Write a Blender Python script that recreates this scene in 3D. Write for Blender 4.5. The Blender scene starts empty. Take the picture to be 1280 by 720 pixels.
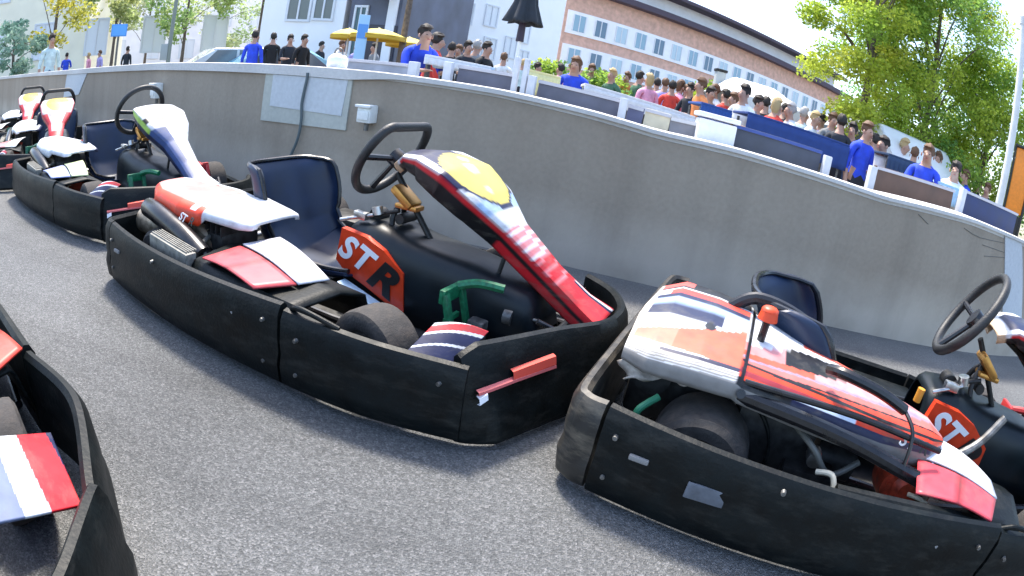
import bpy, bmesh, math, random
from math import sin, cos, pi, radians as R, atan2, sqrt, hypot
from mathutils import Vector, Matrix
random.seed(7)
scene = bpy.context.scene
COL = scene.collection

# ------------------------------------------------------------------ camera (wide action-camera lens)
CAM_H, F_PX, ROLL, PITCH = 0.93, 700.0, R(9.9), R(20.0)
cu = (sin(ROLL)*cos(PITCH), cos(ROLL)*cos(PITCH), -sin(PITCH))        # world up seen by camera (right, up, forward)
_f = Vector((0, 0, 1)) - Vector(cu)*cu[2]; _f.normalize()
_u = Vector(cu); _r = _f.cross(_u)
if _r.x < 0: _r = -_r
# columns: camera right / up / forward in world
cr = Vector((_r.x, _f.x, _u.x)); cup = Vector((_r.y, _f.y, _u.y)); cf = Vector((_r.z, _f.z, _u.z))
cam = bpy.data.cameras.new('camera'); cam.type = 'PANO'
cam.panorama_type = 'FISHEYE_EQUISOLID'
cam.sensor_fit = 'HORIZONTAL'; cam.sensor_width = 36; cam.sensor_height = 20.25
cam.fisheye_lens = F_PX/1280*36; cam.fisheye_fov = R(170)
cam.clip_start = 0.02; cam.clip_end = 3000
camo = bpy.data.objects.new('camera', cam); COL.objects.link(camo)
m3 = Matrix((cr, cup, -cf)).transposed().to_4x4(); m3.translation = Vector((0, 0, CAM_H)); camo.matrix_world = m3
scene.camera = camo

# ------------------------------------------------------------------ daylight
SUN = Vector((-0.20, 0.40, 0.85)).normalized()
w = bpy.data.worlds.new('World'); scene.world = w; w.use_nodes = True
nt = w.node_tree; bg = nt.nodes['Background']
sky = nt.nodes.new('ShaderNodeTexSky'); sky.sky_type = 'NISHITA'; sky.sun_disc = False
sky.sun_elevation = math.asin(SUN.z); sky.sun_rotation = atan2(SUN.x, SUN.y)
sky.dust_density = 2.0; sky.air_density = 1.0
nt.links.new(sky.outputs[0], bg.inputs[0]); bg.inputs[1].default_value = 0.135
sl = bpy.data.lights.new('sun', 'SUN'); sl.energy = 2.0; sl.angle = R(8); sl.color = (1, 0.93, 0.82)
so = bpy.data.objects.new('sun', sl); COL.objects.link(so); so.rotation_euler = SUN.to_track_quat('Z', 'Y').to_euler()
vs = scene.view_settings; vs.view_transform = 'Standard'; vs.look = 'None'; vs.gamma = 1; vs.exposure = 2.0
scene.cycles.max_bounces = 6; scene.cycles.transparent_max_bounces = 4
try: scene.cycles.use_denoising = True
except Exception: pass

# ------------------------------------------------------------------ where a bearing in the photograph meets the world
def ray(px, py):
    x = px-640; y = 360-py; r = hypot(x, y)+1e-9; th = 2*math.asin(r/2/F_PX); s = sin(th)/r
    return cr*(x*s)+cup*(y*s)+cf*cos(th)
def at(px, py, D):                       # point at horizontal distance D
    d = ray(px, py); t = D/hypot(d.x, d.y); return Vector((0, 0, CAM_H))+d*t
def elev(px, py):
    d = ray(px, py); return atan2(d.z, hypot(d.x, d.y))
def az(px, py):
    d = ray(px, py); return atan2(d.x, d.y)

# ------------------------------------------------------------------ materials
MATS = {}
def mat(name, col=(.5, .5, .5), rough=.5, metal=0, attr=False, noise=0, nscale=30, bump=0, bscale=200, spec=.5, coat=0, emis=None, dirt=0, dirtcol=(.25, .2, .15)):
    if name in MATS: return MATS[name]
    m = bpy.data.materials.new(name); m.use_nodes = True; MATS[name] = m
    N = m.node_tree.nodes; L = m.node_tree.links; b = N['Principled BSDF']
    b.inputs['Roughness'].default_value = rough; b.inputs['Metallic'].default_value = metal
    b.inputs['Specular IOR Level'].default_value = spec; b.inputs['Coat Weight'].default_value = coat
    tc = N.new('ShaderNodeTexCoord')
    if attr:
        a = N.new('ShaderNodeAttribute'); a.attribute_name = 'Col'; src = a.outputs['Color']
    else:
        rgb = N.new('ShaderNodeRGB'); rgb.outputs[0].default_value = (*col, 1); src = rgb.outputs[0]
    if noise:
        n = N.new('ShaderNodeTexNoise'); n.inputs['Scale'].default_value = nscale; n.inputs['Detail'].default_value = 6
        L.new(tc.outputs['Object'], n.inputs['Vector'])
        mr = N.new('ShaderNodeMapRange'); mr.inputs[1].default_value = .3; mr.inputs[2].default_value = .7
        mr.inputs[3].default_value = 1-noise; mr.inputs[4].default_value = 1+noise
        L.new(n.outputs[0], mr.inputs[0])
        mx = N.new('ShaderNodeVectorMath'); mx.operation = 'SCALE'
        L.new(src, mx.inputs[0]); L.new(mr.outputs[0], mx.inputs['Scale']); src = mx.outputs[0]
        rr = N.new('ShaderNodeMapRange'); rr.inputs[3].default_value = max(0, rough-.12); rr.inputs[4].default_value = min(1, rough+.15)
        L.new(n.outputs[0], rr.inputs[0]); L.new(rr.outputs[0], b.inputs['Roughness'])
    if dirt:
        n = N.new('ShaderNodeTexNoise'); n.inputs['Scale'].default_value = 9; n.inputs['Detail'].default_value = 9; n.inputs['Roughness'].default_value = .7
        mp = N.new('ShaderNodeMapping'); mp.inputs['Scale'].default_value = (1, 1, 3)
        L.new(tc.outputs['Object'], mp.inputs[0]); L.new(mp.outputs[0], n.inputs['Vector'])
        cr_ = N.new('ShaderNodeMapRange'); cr_.inputs[1].default_value = .5; cr_.inputs[2].default_value = .75; cr_.inputs[4].default_value = dirt
        L.new(n.outputs[0], cr_.inputs[0])
        mx = N.new('ShaderNodeMixRGB'); mx.inputs[2].default_value = (*dirtcol, 1)
        L.new(cr_.outputs[0], mx.inputs[0]); L.new(src, mx.inputs[1]); src = mx.outputs[0]
    L.new(src, b.inputs['Base Color'])
    if emis: b.inputs['Emission Color'].default_value = (*emis, 1); b.inputs['Emission Strength'].default_value = 1
    if bump:
        n = N.new('ShaderNodeTexNoise'); n.inputs['Scale'].default_value = bscale; n.inputs['Detail'].default_value = 4
        bp = N.new('ShaderNodeBump'); bp.inputs['Strength'].default_value = bump; bp.inputs['Distance'].default_value = .004
        L.new(tc.outputs['Object'], n.inputs['Vector']); L.new(n.outputs[0], bp.inputs['Height']); L.new(bp.outputs[0], b.inputs['Normal'])
    return m

BLACKP = mat('black_plastic', (.002, .004, .0045), .48, spec=.22, noise=.5, nscale=14, bump=.3, bscale=90, dirt=.55, dirtcol=(.036, .036, .032))
RUBBER = mat('tyre_rubber', (.035, .032, .03), .85, noise=.4, nscale=25, bump=.4, bscale=120, dirt=.6, dirtcol=(.11, .085, .065))
BLACKM = mat('black_tube', (.01, .01, .012), .28, noise=.3)
STEEL = mat('steel', (.45, .45, .45), .35, metal=1, noise=.3)
GREYM = mat('grey_cast_metal', (.16, .16, .155), .5, metal=.7, noise=.5, nscale=40, dirt=.6, dirtcol=(.05, .04, .03))
DARKM = mat('dark_oily_metal', (.03, .03, .03), .5, metal=.5, noise=.6, nscale=30)
SEATM = mat('navy_seat_plastic', (.003, .014, .044), .42, noise=.3, nscale=8)
PAINT = mat('painted_plastic', attr=True, rough=.42, noise=.14, nscale=25, dirt=.6, dirtcol=(.13, .12, .10), spec=.4)
GREEN = mat('green_pedal_paint', (.005, .12, .05), .4, noise=.4, nscale=60)
RUSTR = mat('red_starter_cover', (.42, .05, .02), .5, noise=.5, nscale=40, dirt=.5, dirtcol=(.05, .03, .02))
BRONZE = mat('bronze_boss', (.5, .26, .07), .35, metal=.8, noise=.2)
RIBGREY = mat('grey_ribbed_plastic', (.22, .21, .18), .6, noise=.4, nscale=40)
WHITEL = mat('white_sticker', (.8, .8, .82), .4)
BLACKL = mat('black_sticker', (.012, .012, .012), .4)
ORANGE = mat('orange_sticker', (.62, .045, .01), .35, noise=.1, coat=.3)
ORANGEP = mat('orange_plastic', (.62, .06, .012), .4, noise=.1)
LBLUE = mat('pale_blue_plastic', (.45, .62, .75), .4, noise=.15)
FOAM = mat('wheel_grip', (.016, .017, .018), .5, noise=.3, bump=.3, bscale=150)

# ------------------------------------------------------------------ mesh helpers
def link(name, me, m, parent=None, sm=35, loc=None, rot=None):
    o = bpy.data.objects.new(name, me); COL.objects.link(o)
    if m is not None:
        for k in (m if isinstance(m, (list, tuple)) else [m]): me.materials.append(k)
    if sm is not None:
        for p in me.polygons: p.use_smooth = True
        try: me.set_sharp_from_angle(angle=R(sm))
        except Exception: pass
    if parent: o.parent = parent
    if loc: o.location = loc
    if rot: o.rotation_euler = rot
    return o
def bm_obj(name, bm, m, parent=None, sm=35, **k):
    bmesh.ops.recalc_face_normals(bm, faces=bm.faces)
    me = bpy.data.meshes.new(name); bm.to_mesh(me); bm.free(); return link(name, me, m, parent, sm, **k)
def empty(name, loc=(0, 0, 0), rz=0):
    o = bpy.data.objects.new(name, None); COL.objects.link(o); o.location = loc; o.rotation_euler = (0, 0, rz); o.empty_display_size = .1; return o
def tag(o, label=None, cat=None, group=None, kind=None):
    if label: o['label'] = label
    if cat: o['category'] = cat
    if group: o['group'] = group
    if kind: o['kind'] = kind
    return o
def box(bm, c, s, rz=0, bev=0, rot=None):
    r = bmesh.ops.create_cube(bm, size=1)
    M = Matrix.Translation(c) @ (rot.to_4x4() if rot is not None else Matrix.Rotation(rz, 4, 'Z')) @ Matrix.Diagonal((*s, 1))
    bmesh.ops.transform(bm, matrix=M, verts=r['verts'])
    if bev:
        es = list({e for v in r['verts'] for e in v.link_edges})
        bmesh.ops.bevel(bm, geom=es, offset=bev, segments=2, affect='EDGES', profile=.6)
def cyl(bm, a, b, r0, r1=None, n=16, caps=True):
    a = Vector(a); b = Vector(b); d = b-a; r1 = r0 if r1 is None else r1
    r = bmesh.ops.create_cone(bm, cap_ends=caps, segments=n, radius1=r0, radius2=r1, depth=d.length)
    bmesh.ops.transform(bm, matrix=Matrix.Translation((a+b)/2) @ d.to_track_quat('Z', 'Y').to_matrix().to_4x4(), verts=r['verts'])
def ball(bm, c, s, rot=None, u=12, v=8):
    r = bmesh.ops.create_uvsphere(bm, u_segments=u, v_segments=v, radius=1)
    s = (s, s, s) if not hasattr(s, '__len__') else s
    bmesh.ops.transform(bm, matrix=Matrix.Translation(c) @ (rot.to_4x4() if rot is not None else Matrix.Identity(4)) @ Matrix.Diagonal((*s, 1)), verts=r['verts'])
def catm(P, n=8, closed=False):
    P = [Vector(p) for p in P]; out = []; N = len(P)
    for i in range(N if closed else N-1):
        if closed: a, b, c, d = P[i-1], P[i], P[(i+1) % N], P[(i+2) % N]
        else: a, b, c, d = P[max(i-1, 0)], P[i], P[i+1], P[min(i+2, N-1)]
        for k in range(n):
            t = k/n; out.append(.5*((2*b)+(c-a)*t+(2*a-5*b+4*c-d)*t*t+(3*b-a-3*c+d)*t**3))
    if not closed: out.append(P[-1])
    return out
def tube(bm, pts, r, n=10, smooth=6, closed=False, caps=True):
    P = catm(pts, smooth, closed) if smooth else [Vector(p) for p in pts]
    N = len(P); rings = []; prev = None
    for i, p in enumerate(P):
        if closed: t = (P[(i+1) % N]-P[i-1]).normalized()
        else: t = (P[min(i+1, N-1)]-P[max(i-1, 0)]).normalized()
        if prev is None:
            prev = t.orthogonal().normalized()
        prev = (prev-t*prev.dot(t)).normalized(); q = t.cross(prev)
        rr = r(i/(N-1)) if callable(r) else r
        rings.append([bm.verts.new(p+(prev*cos(2*pi*k/n)+q*sin(2*pi*k/n))*rr) for k in range(n)])
    for i in range(N if closed else N-1):
        A, B = rings[i], rings[(i+1) % N]
        for k in range(n): bm.faces.new((A[k], A[(k+1) % n], B[(k+1) % n], B[k]))
    if caps and not closed:
        bm.faces.new(rings[0][::-1]); bm.faces.new(rings[-1])
def pieces(name, m, parent, *fns):
    for f in fns:
        bm = bmesh.new(); f(bm); bm_obj(name, bm, m, parent)
def grid(name, fn, nu, nv, m, parent=None, paint=None, thick=0, offset=-1, closedv=False, sm=50):
    """surface fn(u,v) for u,v in 0..1, optional paint(u,v)->rgb as albedo"""
    V = []; C = []
    for i in range(nu+1):
        for j in range(nv+1):
            V.append(tuple(fn(i/nu, j/nv)))
            if paint: C.append(paint(i/nu, j/nv))
    Fc = [(i*(nv+1)+j, i*(nv+1)+j+1, (i+1)*(nv+1)+j+1, (i+1)*(nv+1)+j) for i in range(nu) for j in range(nv)]
    me = bpy.data.meshes.new(name); me.from_pydata(V, [], Fc)
    if paint:
        ca = me.color_attributes.new('Col', 'FLOAT_COLOR', 'POINT')
        for k, c in enumerate(C): ca.data[k].color = (*c, 1)
    o = link(name, me, m, parent, sm)
    if thick:
        md = o.modifiers.new('thickness', 'SOLIDIFY'); md.thickness = thick; md.offset = offset
    return o
def interp(tab, t):
    """table of (t, values...)"""
    if t <= tab[0][0]: return tab[0][1:]
    for a, b in zip(tab, tab[1:]):
        if t <= b[0]:
            k = (t-a[0])/(b[0]-a[0]); return tuple(x+(y-x)*k for x, y in zip(a[1:], b[1:]))
    return tab[-1][1:]
def text(name, body, m, parent, loc, rotm, size, ext=.001, shear=.25, off=.012, sx=1):
    c = bpy.data.curves.new(name, 'FONT'); c.body = body; c.size = size; c.extrude = ext; c.shear = shear; c.offset = off*size
    c.align_x = 'CENTER'; c.align_y = 'CENTER'; c.materials.append(m)
    t_ = bpy.data.objects.new('t', c); COL.objects.link(t_); bpy.context.view_layer.update()
    me = bpy.data.meshes.new_from_object(t_.evaluated_get(bpy.context.evaluated_depsgraph_get())); me.name = name
    bpy.data.objects.remove(t_); o = bpy.data.objects.new(name, me); COL.objects.link(o); o.parent = parent
    Mx = rotm.to_4x4(); Mx.translation = Vector(loc); o.matrix_local = Mx @ Matrix.Diagonal((sx, 1, 1, 1)); return o

# ------------------------------------------------------------------ ground
def asphalt():
    m = bpy.data.materials.new('asphalt'); m.use_nodes = True; N = m.node_tree.nodes; L = m.node_tree.links; b = N['Principled BSDF']
    tc = N.new('ShaderNodeTexCoord')
    v = N.new('ShaderNodeTexVoronoi'); v.inputs['Scale'].default_value = 210
    n1 = N.new('ShaderNodeTexNoise'); n1.inputs['Scale'].default_value = 160; n1.inputs['Detail'].default_value = 3
    n2 = N.new('ShaderNodeTexNoise'); n2.inputs['Scale'].default_value = 1.3; n2.inputs['Detail'].default_value = 6
    n3 = N.new('ShaderNodeTexNoise'); n3.inputs['Scale'].default_value = 60; n3.inputs['Detail'].default_value = 4
    for q in (v, n1, n2, n3): L.new(tc.outputs['Object'], q.inputs['Vector'])
    sep = N.new('ShaderNodeSeparateColor'); L.new(v.outputs['Color'], sep.inputs[0])
    cr_ = N.new('ShaderNodeValToRGB'); e = cr_.color_ramp.elements
    e[0].position = .0; e[0].color = (.07, .073, .074, 1); e[1].position = 1; e[1].color = (.19, .19, .193, 1)
    x = e.new(.45); x.color = (.10, .104, .106, 1); x = e.new(.8); x.color = (.138, .141, .142, 1)
    L.new(sep.outputs[0], cr_.inputs[0])
    mr = N.new('ShaderNodeMapRange'); mr.inputs[1].default_value = .3; mr.inputs[2].default_value = .7; mr.inputs[3].default_value = .82; mr.inputs[4].default_value = 1.18
    L.new(n2.outputs[0], mr.inputs[0])
    mr2 = N.new('ShaderNodeMapRange'); mr2.inputs[1].default_value = .3; mr2.inputs[2].default_value = .7; mr2.inputs[3].default_value = .82; mr2.inputs[4].default_value = 1.15
    L.new(n3.outputs[0], mr2.inputs[0])
    mu = N.new('ShaderNodeMath'); mu.operation = 'MULTIPLY'; L.new(mr.outputs[0], mu.inputs[0]); L.new(mr2.outputs[0], mu.inputs[1])
    sc_ = N.new('ShaderNodeVectorMath'); sc_.operation = 'SCALE'; L.new(cr_.outputs[0], sc_.inputs[0]); L.new(mu.outputs[0], sc_.inputs['Scale'])
    n4 = N.new('ShaderNodeTexNoise'); n4.inputs['Scale'].default_value = 1.0; n4.inputs['Detail'].default_value = 3
    mp = N.new('ShaderNodeMapping'); mp.inputs['Rotation'].default_value = (0, 0, R(20)); mp.inputs['Scale'].default_value = (.35, 3.2, 1)
    L.new(tc.outputs['Object'], mp.inputs[0]); L.new(mp.outputs[0], n4.inputs['Vector'])
    mr4 = N.new('ShaderNodeMapRange'); mr4.inputs[1].default_value = .45; mr4.inputs[2].default_value = .7; mr4.inputs[3].default_value = 1.0; mr4.inputs[4].default_value = .74; L.new(n4.outputs[0], mr4.inputs[0])
    s2 = N.new('ShaderNodeVectorMath'); s2.operation = 'SCALE'; L.new(sc_.outputs[0], s2.inputs[0]); L.new(mr4.outputs[0], s2.inputs['Scale'])
    sx = N.new('ShaderNodeSeparateXYZ'); L.new(tc.outputs['Object'], sx.inputs[0])
    dm = N.new('ShaderNodeMapRange'); dm.inputs[1].default_value = 2.2; dm.inputs[2].default_value = 3.6; dm.inputs[4].default_value = 1.3; L.new(sx.outputs[1], dm.inputs[0])
    dn = N.new('ShaderNodeMath'); dn.operation = 'MULTIPLY'; L.new(dm.outputs[0], dn.inputs[0]); L.new(n2.outputs[0], dn.inputs[1])
    dmx = N.new('ShaderNodeMixRGB'); dmx.inputs[2].default_value = (.25, .235, .21, 1); L.new(dn.outputs[0], dmx.inputs[0]); L.new(s2.outputs[0], dmx.inputs[1])  # ground colour paled towards the wall to offset the shade at its base
    L.new(dmx.outputs[0], b.inputs['Base Color']); b.inputs['Roughness'].default_value = .85
    bp = N.new('ShaderNodeBump'); bp.inputs['Strength'].default_value = .7; bp.inputs['Distance'].default_value = .006
    ad = N.new('ShaderNodeMath'); ad.operation = 'ADD'; L.new(v.outputs['Distance'], ad.inputs[0]); L.new(n1.outputs[0], ad.inputs[1])
    L.new(ad.outputs[0], bp.inputs['Height']); L.new(bp.outputs[0], b.inputs['Normal'])
    return m
bm = bmesh.new(); bmesh.ops.create_grid(bm, x_segments=8, y_segments=8, size=900)
tag(bm_obj('ground', bm, asphalt(), sm=None), kind='structure')

# ------------------------------------------------------------------ the concrete pit wall
WALL = [(-26, 11.5), (-20, 10.1), (-15, 8.9), (-11, 7.7), (-7.4, 6.15), (-5.0, 5.1), (-3.3, 4.22), (-1.9, 3.62), (-.6, 3.25), (.6, 3.02), (1.9, 2.86), (3.2, 2.86), (4.6, 3.1), (6.4, 3.75), (9.5, 5.3), (14, 8.2), (20, 12.5)]
WTOP = [(-60, .93), (-49, .93), (-40, .955), (-30, .95), (-18, .945), (-5, .93), (5, .90), (12, .87), (20, .88), (27, .875), (36, .87), (46, .94), (60, .96)]
wp = catm([(x, y, 0) for x, y in WALL], 12)
def wall_top(p): return interp(WTOP, math.degrees(atan2(p.x, p.y)))[0]
def wall_norm(i):
    t = (wp[min(i+1, len(wp)-1)]-wp[max(i-1, 0)]).normalized(); return Vector((-t.y, t.x, 0))   # away from the track
def wall_at(px, py):      # point on the wall's track face seen on that bearing
    d = ray(px, py)
    for i in range(len(wp)-1):
        a, b = wp[i], wp[i+1]; e = b-a; den = d.x*e.y-d.y*e.x
        if abs(den) < 1e-9: continue
        t = (a.x*e.y-a.y*e.x)/den; s = (a.x*d.y-a.y*d.x)/den
        if t > 0 and 0 <= s <= 1:
            return Vector((0, 0, CAM_H))+d*t, e.normalized(), i
def sweep(name, prof, m, i0=0, i1=None, parent=None, sm=35):
    """prof(i,p) -> list of (out, z); swept along wall points"""
    bm = bmesh.new(); i1 = len(wp)-1 if i1 is None else i1; rings = []
    for i in range(i0, i1+1):
        n = wall_norm(i); rings.append([bm.verts.new(wp[i]+n*o+Vector((0, 0, z))) for o, z in prof(i, wp[i])])
    for A, B in zip(rings, rings[1:]):
        for k in range(len(A)): bm.faces.new((A[k], A[(k+1) % len(A)], B[(k+1) % len(A)], B[k]))
    bm.faces.new(rings[0]); bm.faces.new(rings[-1][::-1]); return bm_obj(name, bm, m, parent, sm)
def concrete(name, c0, c1, foot=None):
    m = bpy.data.materials.new(name); m.use_nodes = True; N = m.node_tree.nodes; L = m.node_tree.links; b = N['Principled BSDF']
    tc = N.new('ShaderNodeTexCoord'); n1 = N.new('ShaderNodeTexNoise'); n1.inputs['Scale'].default_value = 1.1; n1.inputs['Detail'].default_value = 8
    n2 = N.new('ShaderNodeTexNoise'); n2.inputs['Scale'].default_value = 40; n2.inputs['Detail'].default_value = 5
    mp = N.new('ShaderNodeMapping'); mp.inputs['Scale'].default_value = (1, 1, .45)
    L.new(tc.outputs['Object'], mp.inputs[0]); L.new(mp.outputs[0], n1.inputs['Vector']); L.new(tc.outputs['Object'], n2.inputs['Vector'])
    mx = N.new('ShaderNodeMixRGB'); mx.inputs[1].default_value = (*c0, 1); mx.inputs[2].default_value = (*c1, 1)
    mr = N.new('ShaderNodeMapRange'); mr.inputs[1].default_value = .4; mr.inputs[2].default_value = .6; L.new(n1.outputs[0], mr.inputs[0]); L.new(mr.outputs[0], mx.inputs[0])
    mr2 = N.new('ShaderNodeMapRange'); mr2.inputs[1].default_value = .3; mr2.inputs[2].default_value = .7; mr2.inputs[3].default_value = .94; mr2.inputs[4].default_value = 1.06; L.new(n2.outputs[0], mr2.inputs[0])
    s = N.new('ShaderNodeVectorMath'); s.operation = 'SCALE'; L.new(mx.outputs[0], s.inputs[0]); L.new(mr2.outputs[0], s.inputs['Scale']); src = s.outputs[0]
    if foot:      # splashed dust and lime along the foot of the wall, paled further to offset contact shade there, broken up by noise, and darker run marks
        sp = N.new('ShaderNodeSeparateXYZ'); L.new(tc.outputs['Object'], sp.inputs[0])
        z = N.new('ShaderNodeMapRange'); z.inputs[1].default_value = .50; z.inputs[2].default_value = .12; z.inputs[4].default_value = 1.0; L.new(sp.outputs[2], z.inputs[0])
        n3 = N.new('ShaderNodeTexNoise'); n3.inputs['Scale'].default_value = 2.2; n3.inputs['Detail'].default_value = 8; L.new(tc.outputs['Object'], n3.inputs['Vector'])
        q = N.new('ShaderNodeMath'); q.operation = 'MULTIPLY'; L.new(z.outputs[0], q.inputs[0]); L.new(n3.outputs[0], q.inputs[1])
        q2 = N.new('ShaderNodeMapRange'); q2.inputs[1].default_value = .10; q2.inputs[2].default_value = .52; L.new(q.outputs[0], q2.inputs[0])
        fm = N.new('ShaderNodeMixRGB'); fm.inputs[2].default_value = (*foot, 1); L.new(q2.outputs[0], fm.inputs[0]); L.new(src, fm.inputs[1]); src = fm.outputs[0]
        n5 = N.new('ShaderNodeTexNoise'); n5.inputs['Scale'].default_value = 3; n5.inputs['Detail'].default_value = 5
        m5 = N.new('ShaderNodeMapping'); m5.inputs['Scale'].default_value = (1.6, 1.6, .12); L.new(tc.outputs['Object'], m5.inputs[0]); L.new(m5.outputs[0], n5.inputs['Vector'])
        r5 = N.new('ShaderNodeMapRange'); r5.inputs[1].default_value = .48; r5.inputs[2].default_value = .72; r5.inputs[3].default_value = 1; r5.inputs[4].default_value = .87; L.new(n5.outputs[0], r5.inputs[0])
        s5 = N.new('ShaderNodeVectorMath'); s5.operation = 'SCALE'; L.new(src, s5.inputs[0]); L.new(r5.outputs[0], s5.inputs['Scale']); src = s5.outputs[0]
    L.new(src, b.inputs['Base Color'])
    b.inputs['Roughness'].default_value = .9
    bp = N.new('ShaderNodeBump'); bp.inputs['Strength'].default_value = .35; bp.inputs['Distance'].default_value = .005; L.new(n2.outputs[0], bp.inputs['Height']); L.new(bp.outputs[0], b.inputs['Normal'])
    return m
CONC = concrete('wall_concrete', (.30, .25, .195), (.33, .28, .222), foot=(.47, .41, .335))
COPE = concrete('coping_concrete', (.52, .51, .49), (.6, .59, .57))
PATCH = concrete('repair_render', (.40, .41, .37), (.47, .48, .43))
PATCH2 = concrete('repair_render_blue', (.50, .53, .56), (.55, .58, .60))
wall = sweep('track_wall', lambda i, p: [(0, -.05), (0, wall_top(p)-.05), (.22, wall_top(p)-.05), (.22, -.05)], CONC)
tag(wall, 'long curved grey concrete wall behind the row of karts', 'wall')
def lip(p): return interp([(-60, .06), (-48, .07), (-20, .072), (-15, .034), (10, .026), (60, .026)], math.degrees(atan2(p.x, p.y)))[0]
sweep('coping', lambda i, p: [(-.025, wall_top(p)-lip(p)), (-.025, wall_top(p)-.004), (-.01, wall_top(p)), (.24, wall_top(p)), (.24, wall_top(p)-.049), (.003, wall_top(p)-.049), (.003, wall_top(p)-lip(p))], COPE, parent=wall)
def on_wall(name, corners, m, out=.006, thick=.006, inset=None, n=6):
    """a plate on the wall face with its corners (tl,tr,br,bl) on four bearings"""
    bm = bmesh.new(); fr = []; bk = []
    for a in range(n+1):
        col = []
        for (q0, q1) in ((corners[0], corners[1]), (corners[3], corners[2])):
            px = q0[0]+(q1[0]-q0[0])*a/n; py = q0[1]+(q1[1]-q0[1])*a/n
            p, e, i = wall_at(px, py); nn = Vector((e.y, -e.x, 0)); p.z = min(p.z, wall_top(p)-lip(p)-.003)
            col.append((bm.verts.new(p+nn*(out+thick)), bm.verts.new(p-nn*.01)))
        fr.append(col)
    for A, B in zip(fr, fr[1:]):
        bm.faces.new((A[0][0], B[0][0], B[1][0], A[1][0])); bm.faces.new((A[0][0], A[0][1], B[0][1], B[0][0])); bm.faces.new((A[1][0], B[1][0], B[1][1], A[1][1]))
    for A in (fr[0], fr[-1]): bm.faces.new((A[0][0], A[1][0], A[1][1], A[0][1]))
    return bm_obj(name, bm, m, wall, sm=None)
on_wall('repair_patch', [(335, 84), (443, 92), (433, 163), (327, 150)], PATCH)
on_wall('patch_panel', [(345, 84), (438, 91), (428, 145), (339, 132)], PATCH2, out=.011)
on_wall('repair_patch', [(85, 88), (110, 87), (99, 118), (80, 122)], PATCH2)
on_wall('repair_patch', [(1257, 288), (1278, 297), (1276, 398), (1252, 392)], PATCH2)
# drain pipe / cable down the wall
bm = bmesh.new(); P = []
for px, py in [(389, 84), (387, 100), (381, 128), (380, 150), (376, 172), (366, 196), (352, 225)]:
    p, e, i = wall_at(px, py); p.z = min(p.z, .9); P.append(p+Vector((e.y, -e.x, 0))*.03)
tube(bm, P, .0105); tag(bm_obj('wall_cable', bm, mat('grey_cable', (.09, .12, .13), .5)), 'dark grey cable hanging down over the pale repair patch of the wall', 'cable')
def wall_box(px, py, wd, h, label):
    p, e, i = wall_at(px, py); nn = Vector((e.y, -e.x, 0)); t = empty('junction_box', p, atan2(e.y, e.x))
    WP = mat('white_box_plastic', (.78, .8, .78), .45, noise=.08)
    q_ = hypot(p.x, p.y)/5.3; wd *= q_; h *= q_
    bm = bmesh.new(); box(bm, (0, -.045, 0), (wd, .09, h), bev=.01); bm_obj('housing', bm, WP, t)
    bm = bmesh.new(); box(bm, (0, -.1, h*.42), (wd*1.12, .03, h*.16), bev=.006); box(bm, (0, -.096, -.01), (wd*.8, .012, h*.5), bev=.004); bm_obj('lid', bm, WP, t)
    bm = bmesh.new(); cyl(bm, (0, -.04, -h/2-.05), (0, -.04, -h/2), .016); bm_obj('cable_gland', bm, GREYM, t)
    tag(t, label, 'junction box')
wall_box(464, 142, .15, .17, 'white square junction box on the wall beside the steering wheel of the middle kart')
wall_box(201, 113, .11, .14, 'small white box on the wall above the kart with the white steering fairing')
# cracks and chips at the right end of the wall
bm = bmesh.new()
for pts in ([(1205, 285), (1225, 297), (1262, 305)], [(1228, 306), (1262, 318)], [(1230, 320), (1258, 322)], [(1148, 268), (1160, 280)]):
    P = []
    for px, py in pts:
        p, e, i = wall_at(px, py); P.append(p+Vector((e.y, -e.x, 0))*.002)
    tube(bm, P, .0028, n=6, smooth=3)
bm_obj('crack', bm, mat('crack_dark', (.15, .14, .125), .9), wall)

# ------------------------------------------------------------------ karts
def band(name, path, ztop, zbot, m, parent, flare=0):
    P = catm([(x, y, 0) for x, y in path], 10); n = len(P); bm = bmesh.new(); rings = []
    for i, p in enumerate(P):
        t = (P[min(i+1, n-1)]-P[max(i-1, 0)]).normalized(); o = Vector((t.y, -t.x, 0)); k = i/(n-1)
        zt = ztop(k) if callable(ztop) else ztop; zb = zbot(k) if callable(zbot) else zbot; h = zt-zb
        pr = [(-.012, zb), (.012, zb), (.03, zb+.018), (.038, zb+.3*h), (.030, zb+.45*h), (.034, zb+.62*h), (.03, zt-.03), (.016, zt-.004), (.0, zt), (-.012, zt-.012), (-.014, zb+.3*h)]
        rings.append([bm.verts.new(p+o*a+Vector((0, 0, z))) for a, z in [(a+flare*(min(1, (1-k)*2.2)*(.25+.75*min(1, k/.15)) if flare > .08 else min(1, sin(k*pi)*1.6))*(1-(z-zb)/h)**1.3, z) for a, z in pr]])
    for A, B in zip(rings, rings[1:]):
        for k in range(len(A)): bm.faces.new((A[k], A[(k+1) % len(A)], B[(k+1) % len(A)], B[k]))
    bm.faces.new(rings[0]); bm.faces.new(rings[-1][::-1])
    return bm_obj(name, bm, m, parent, 40)
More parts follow.
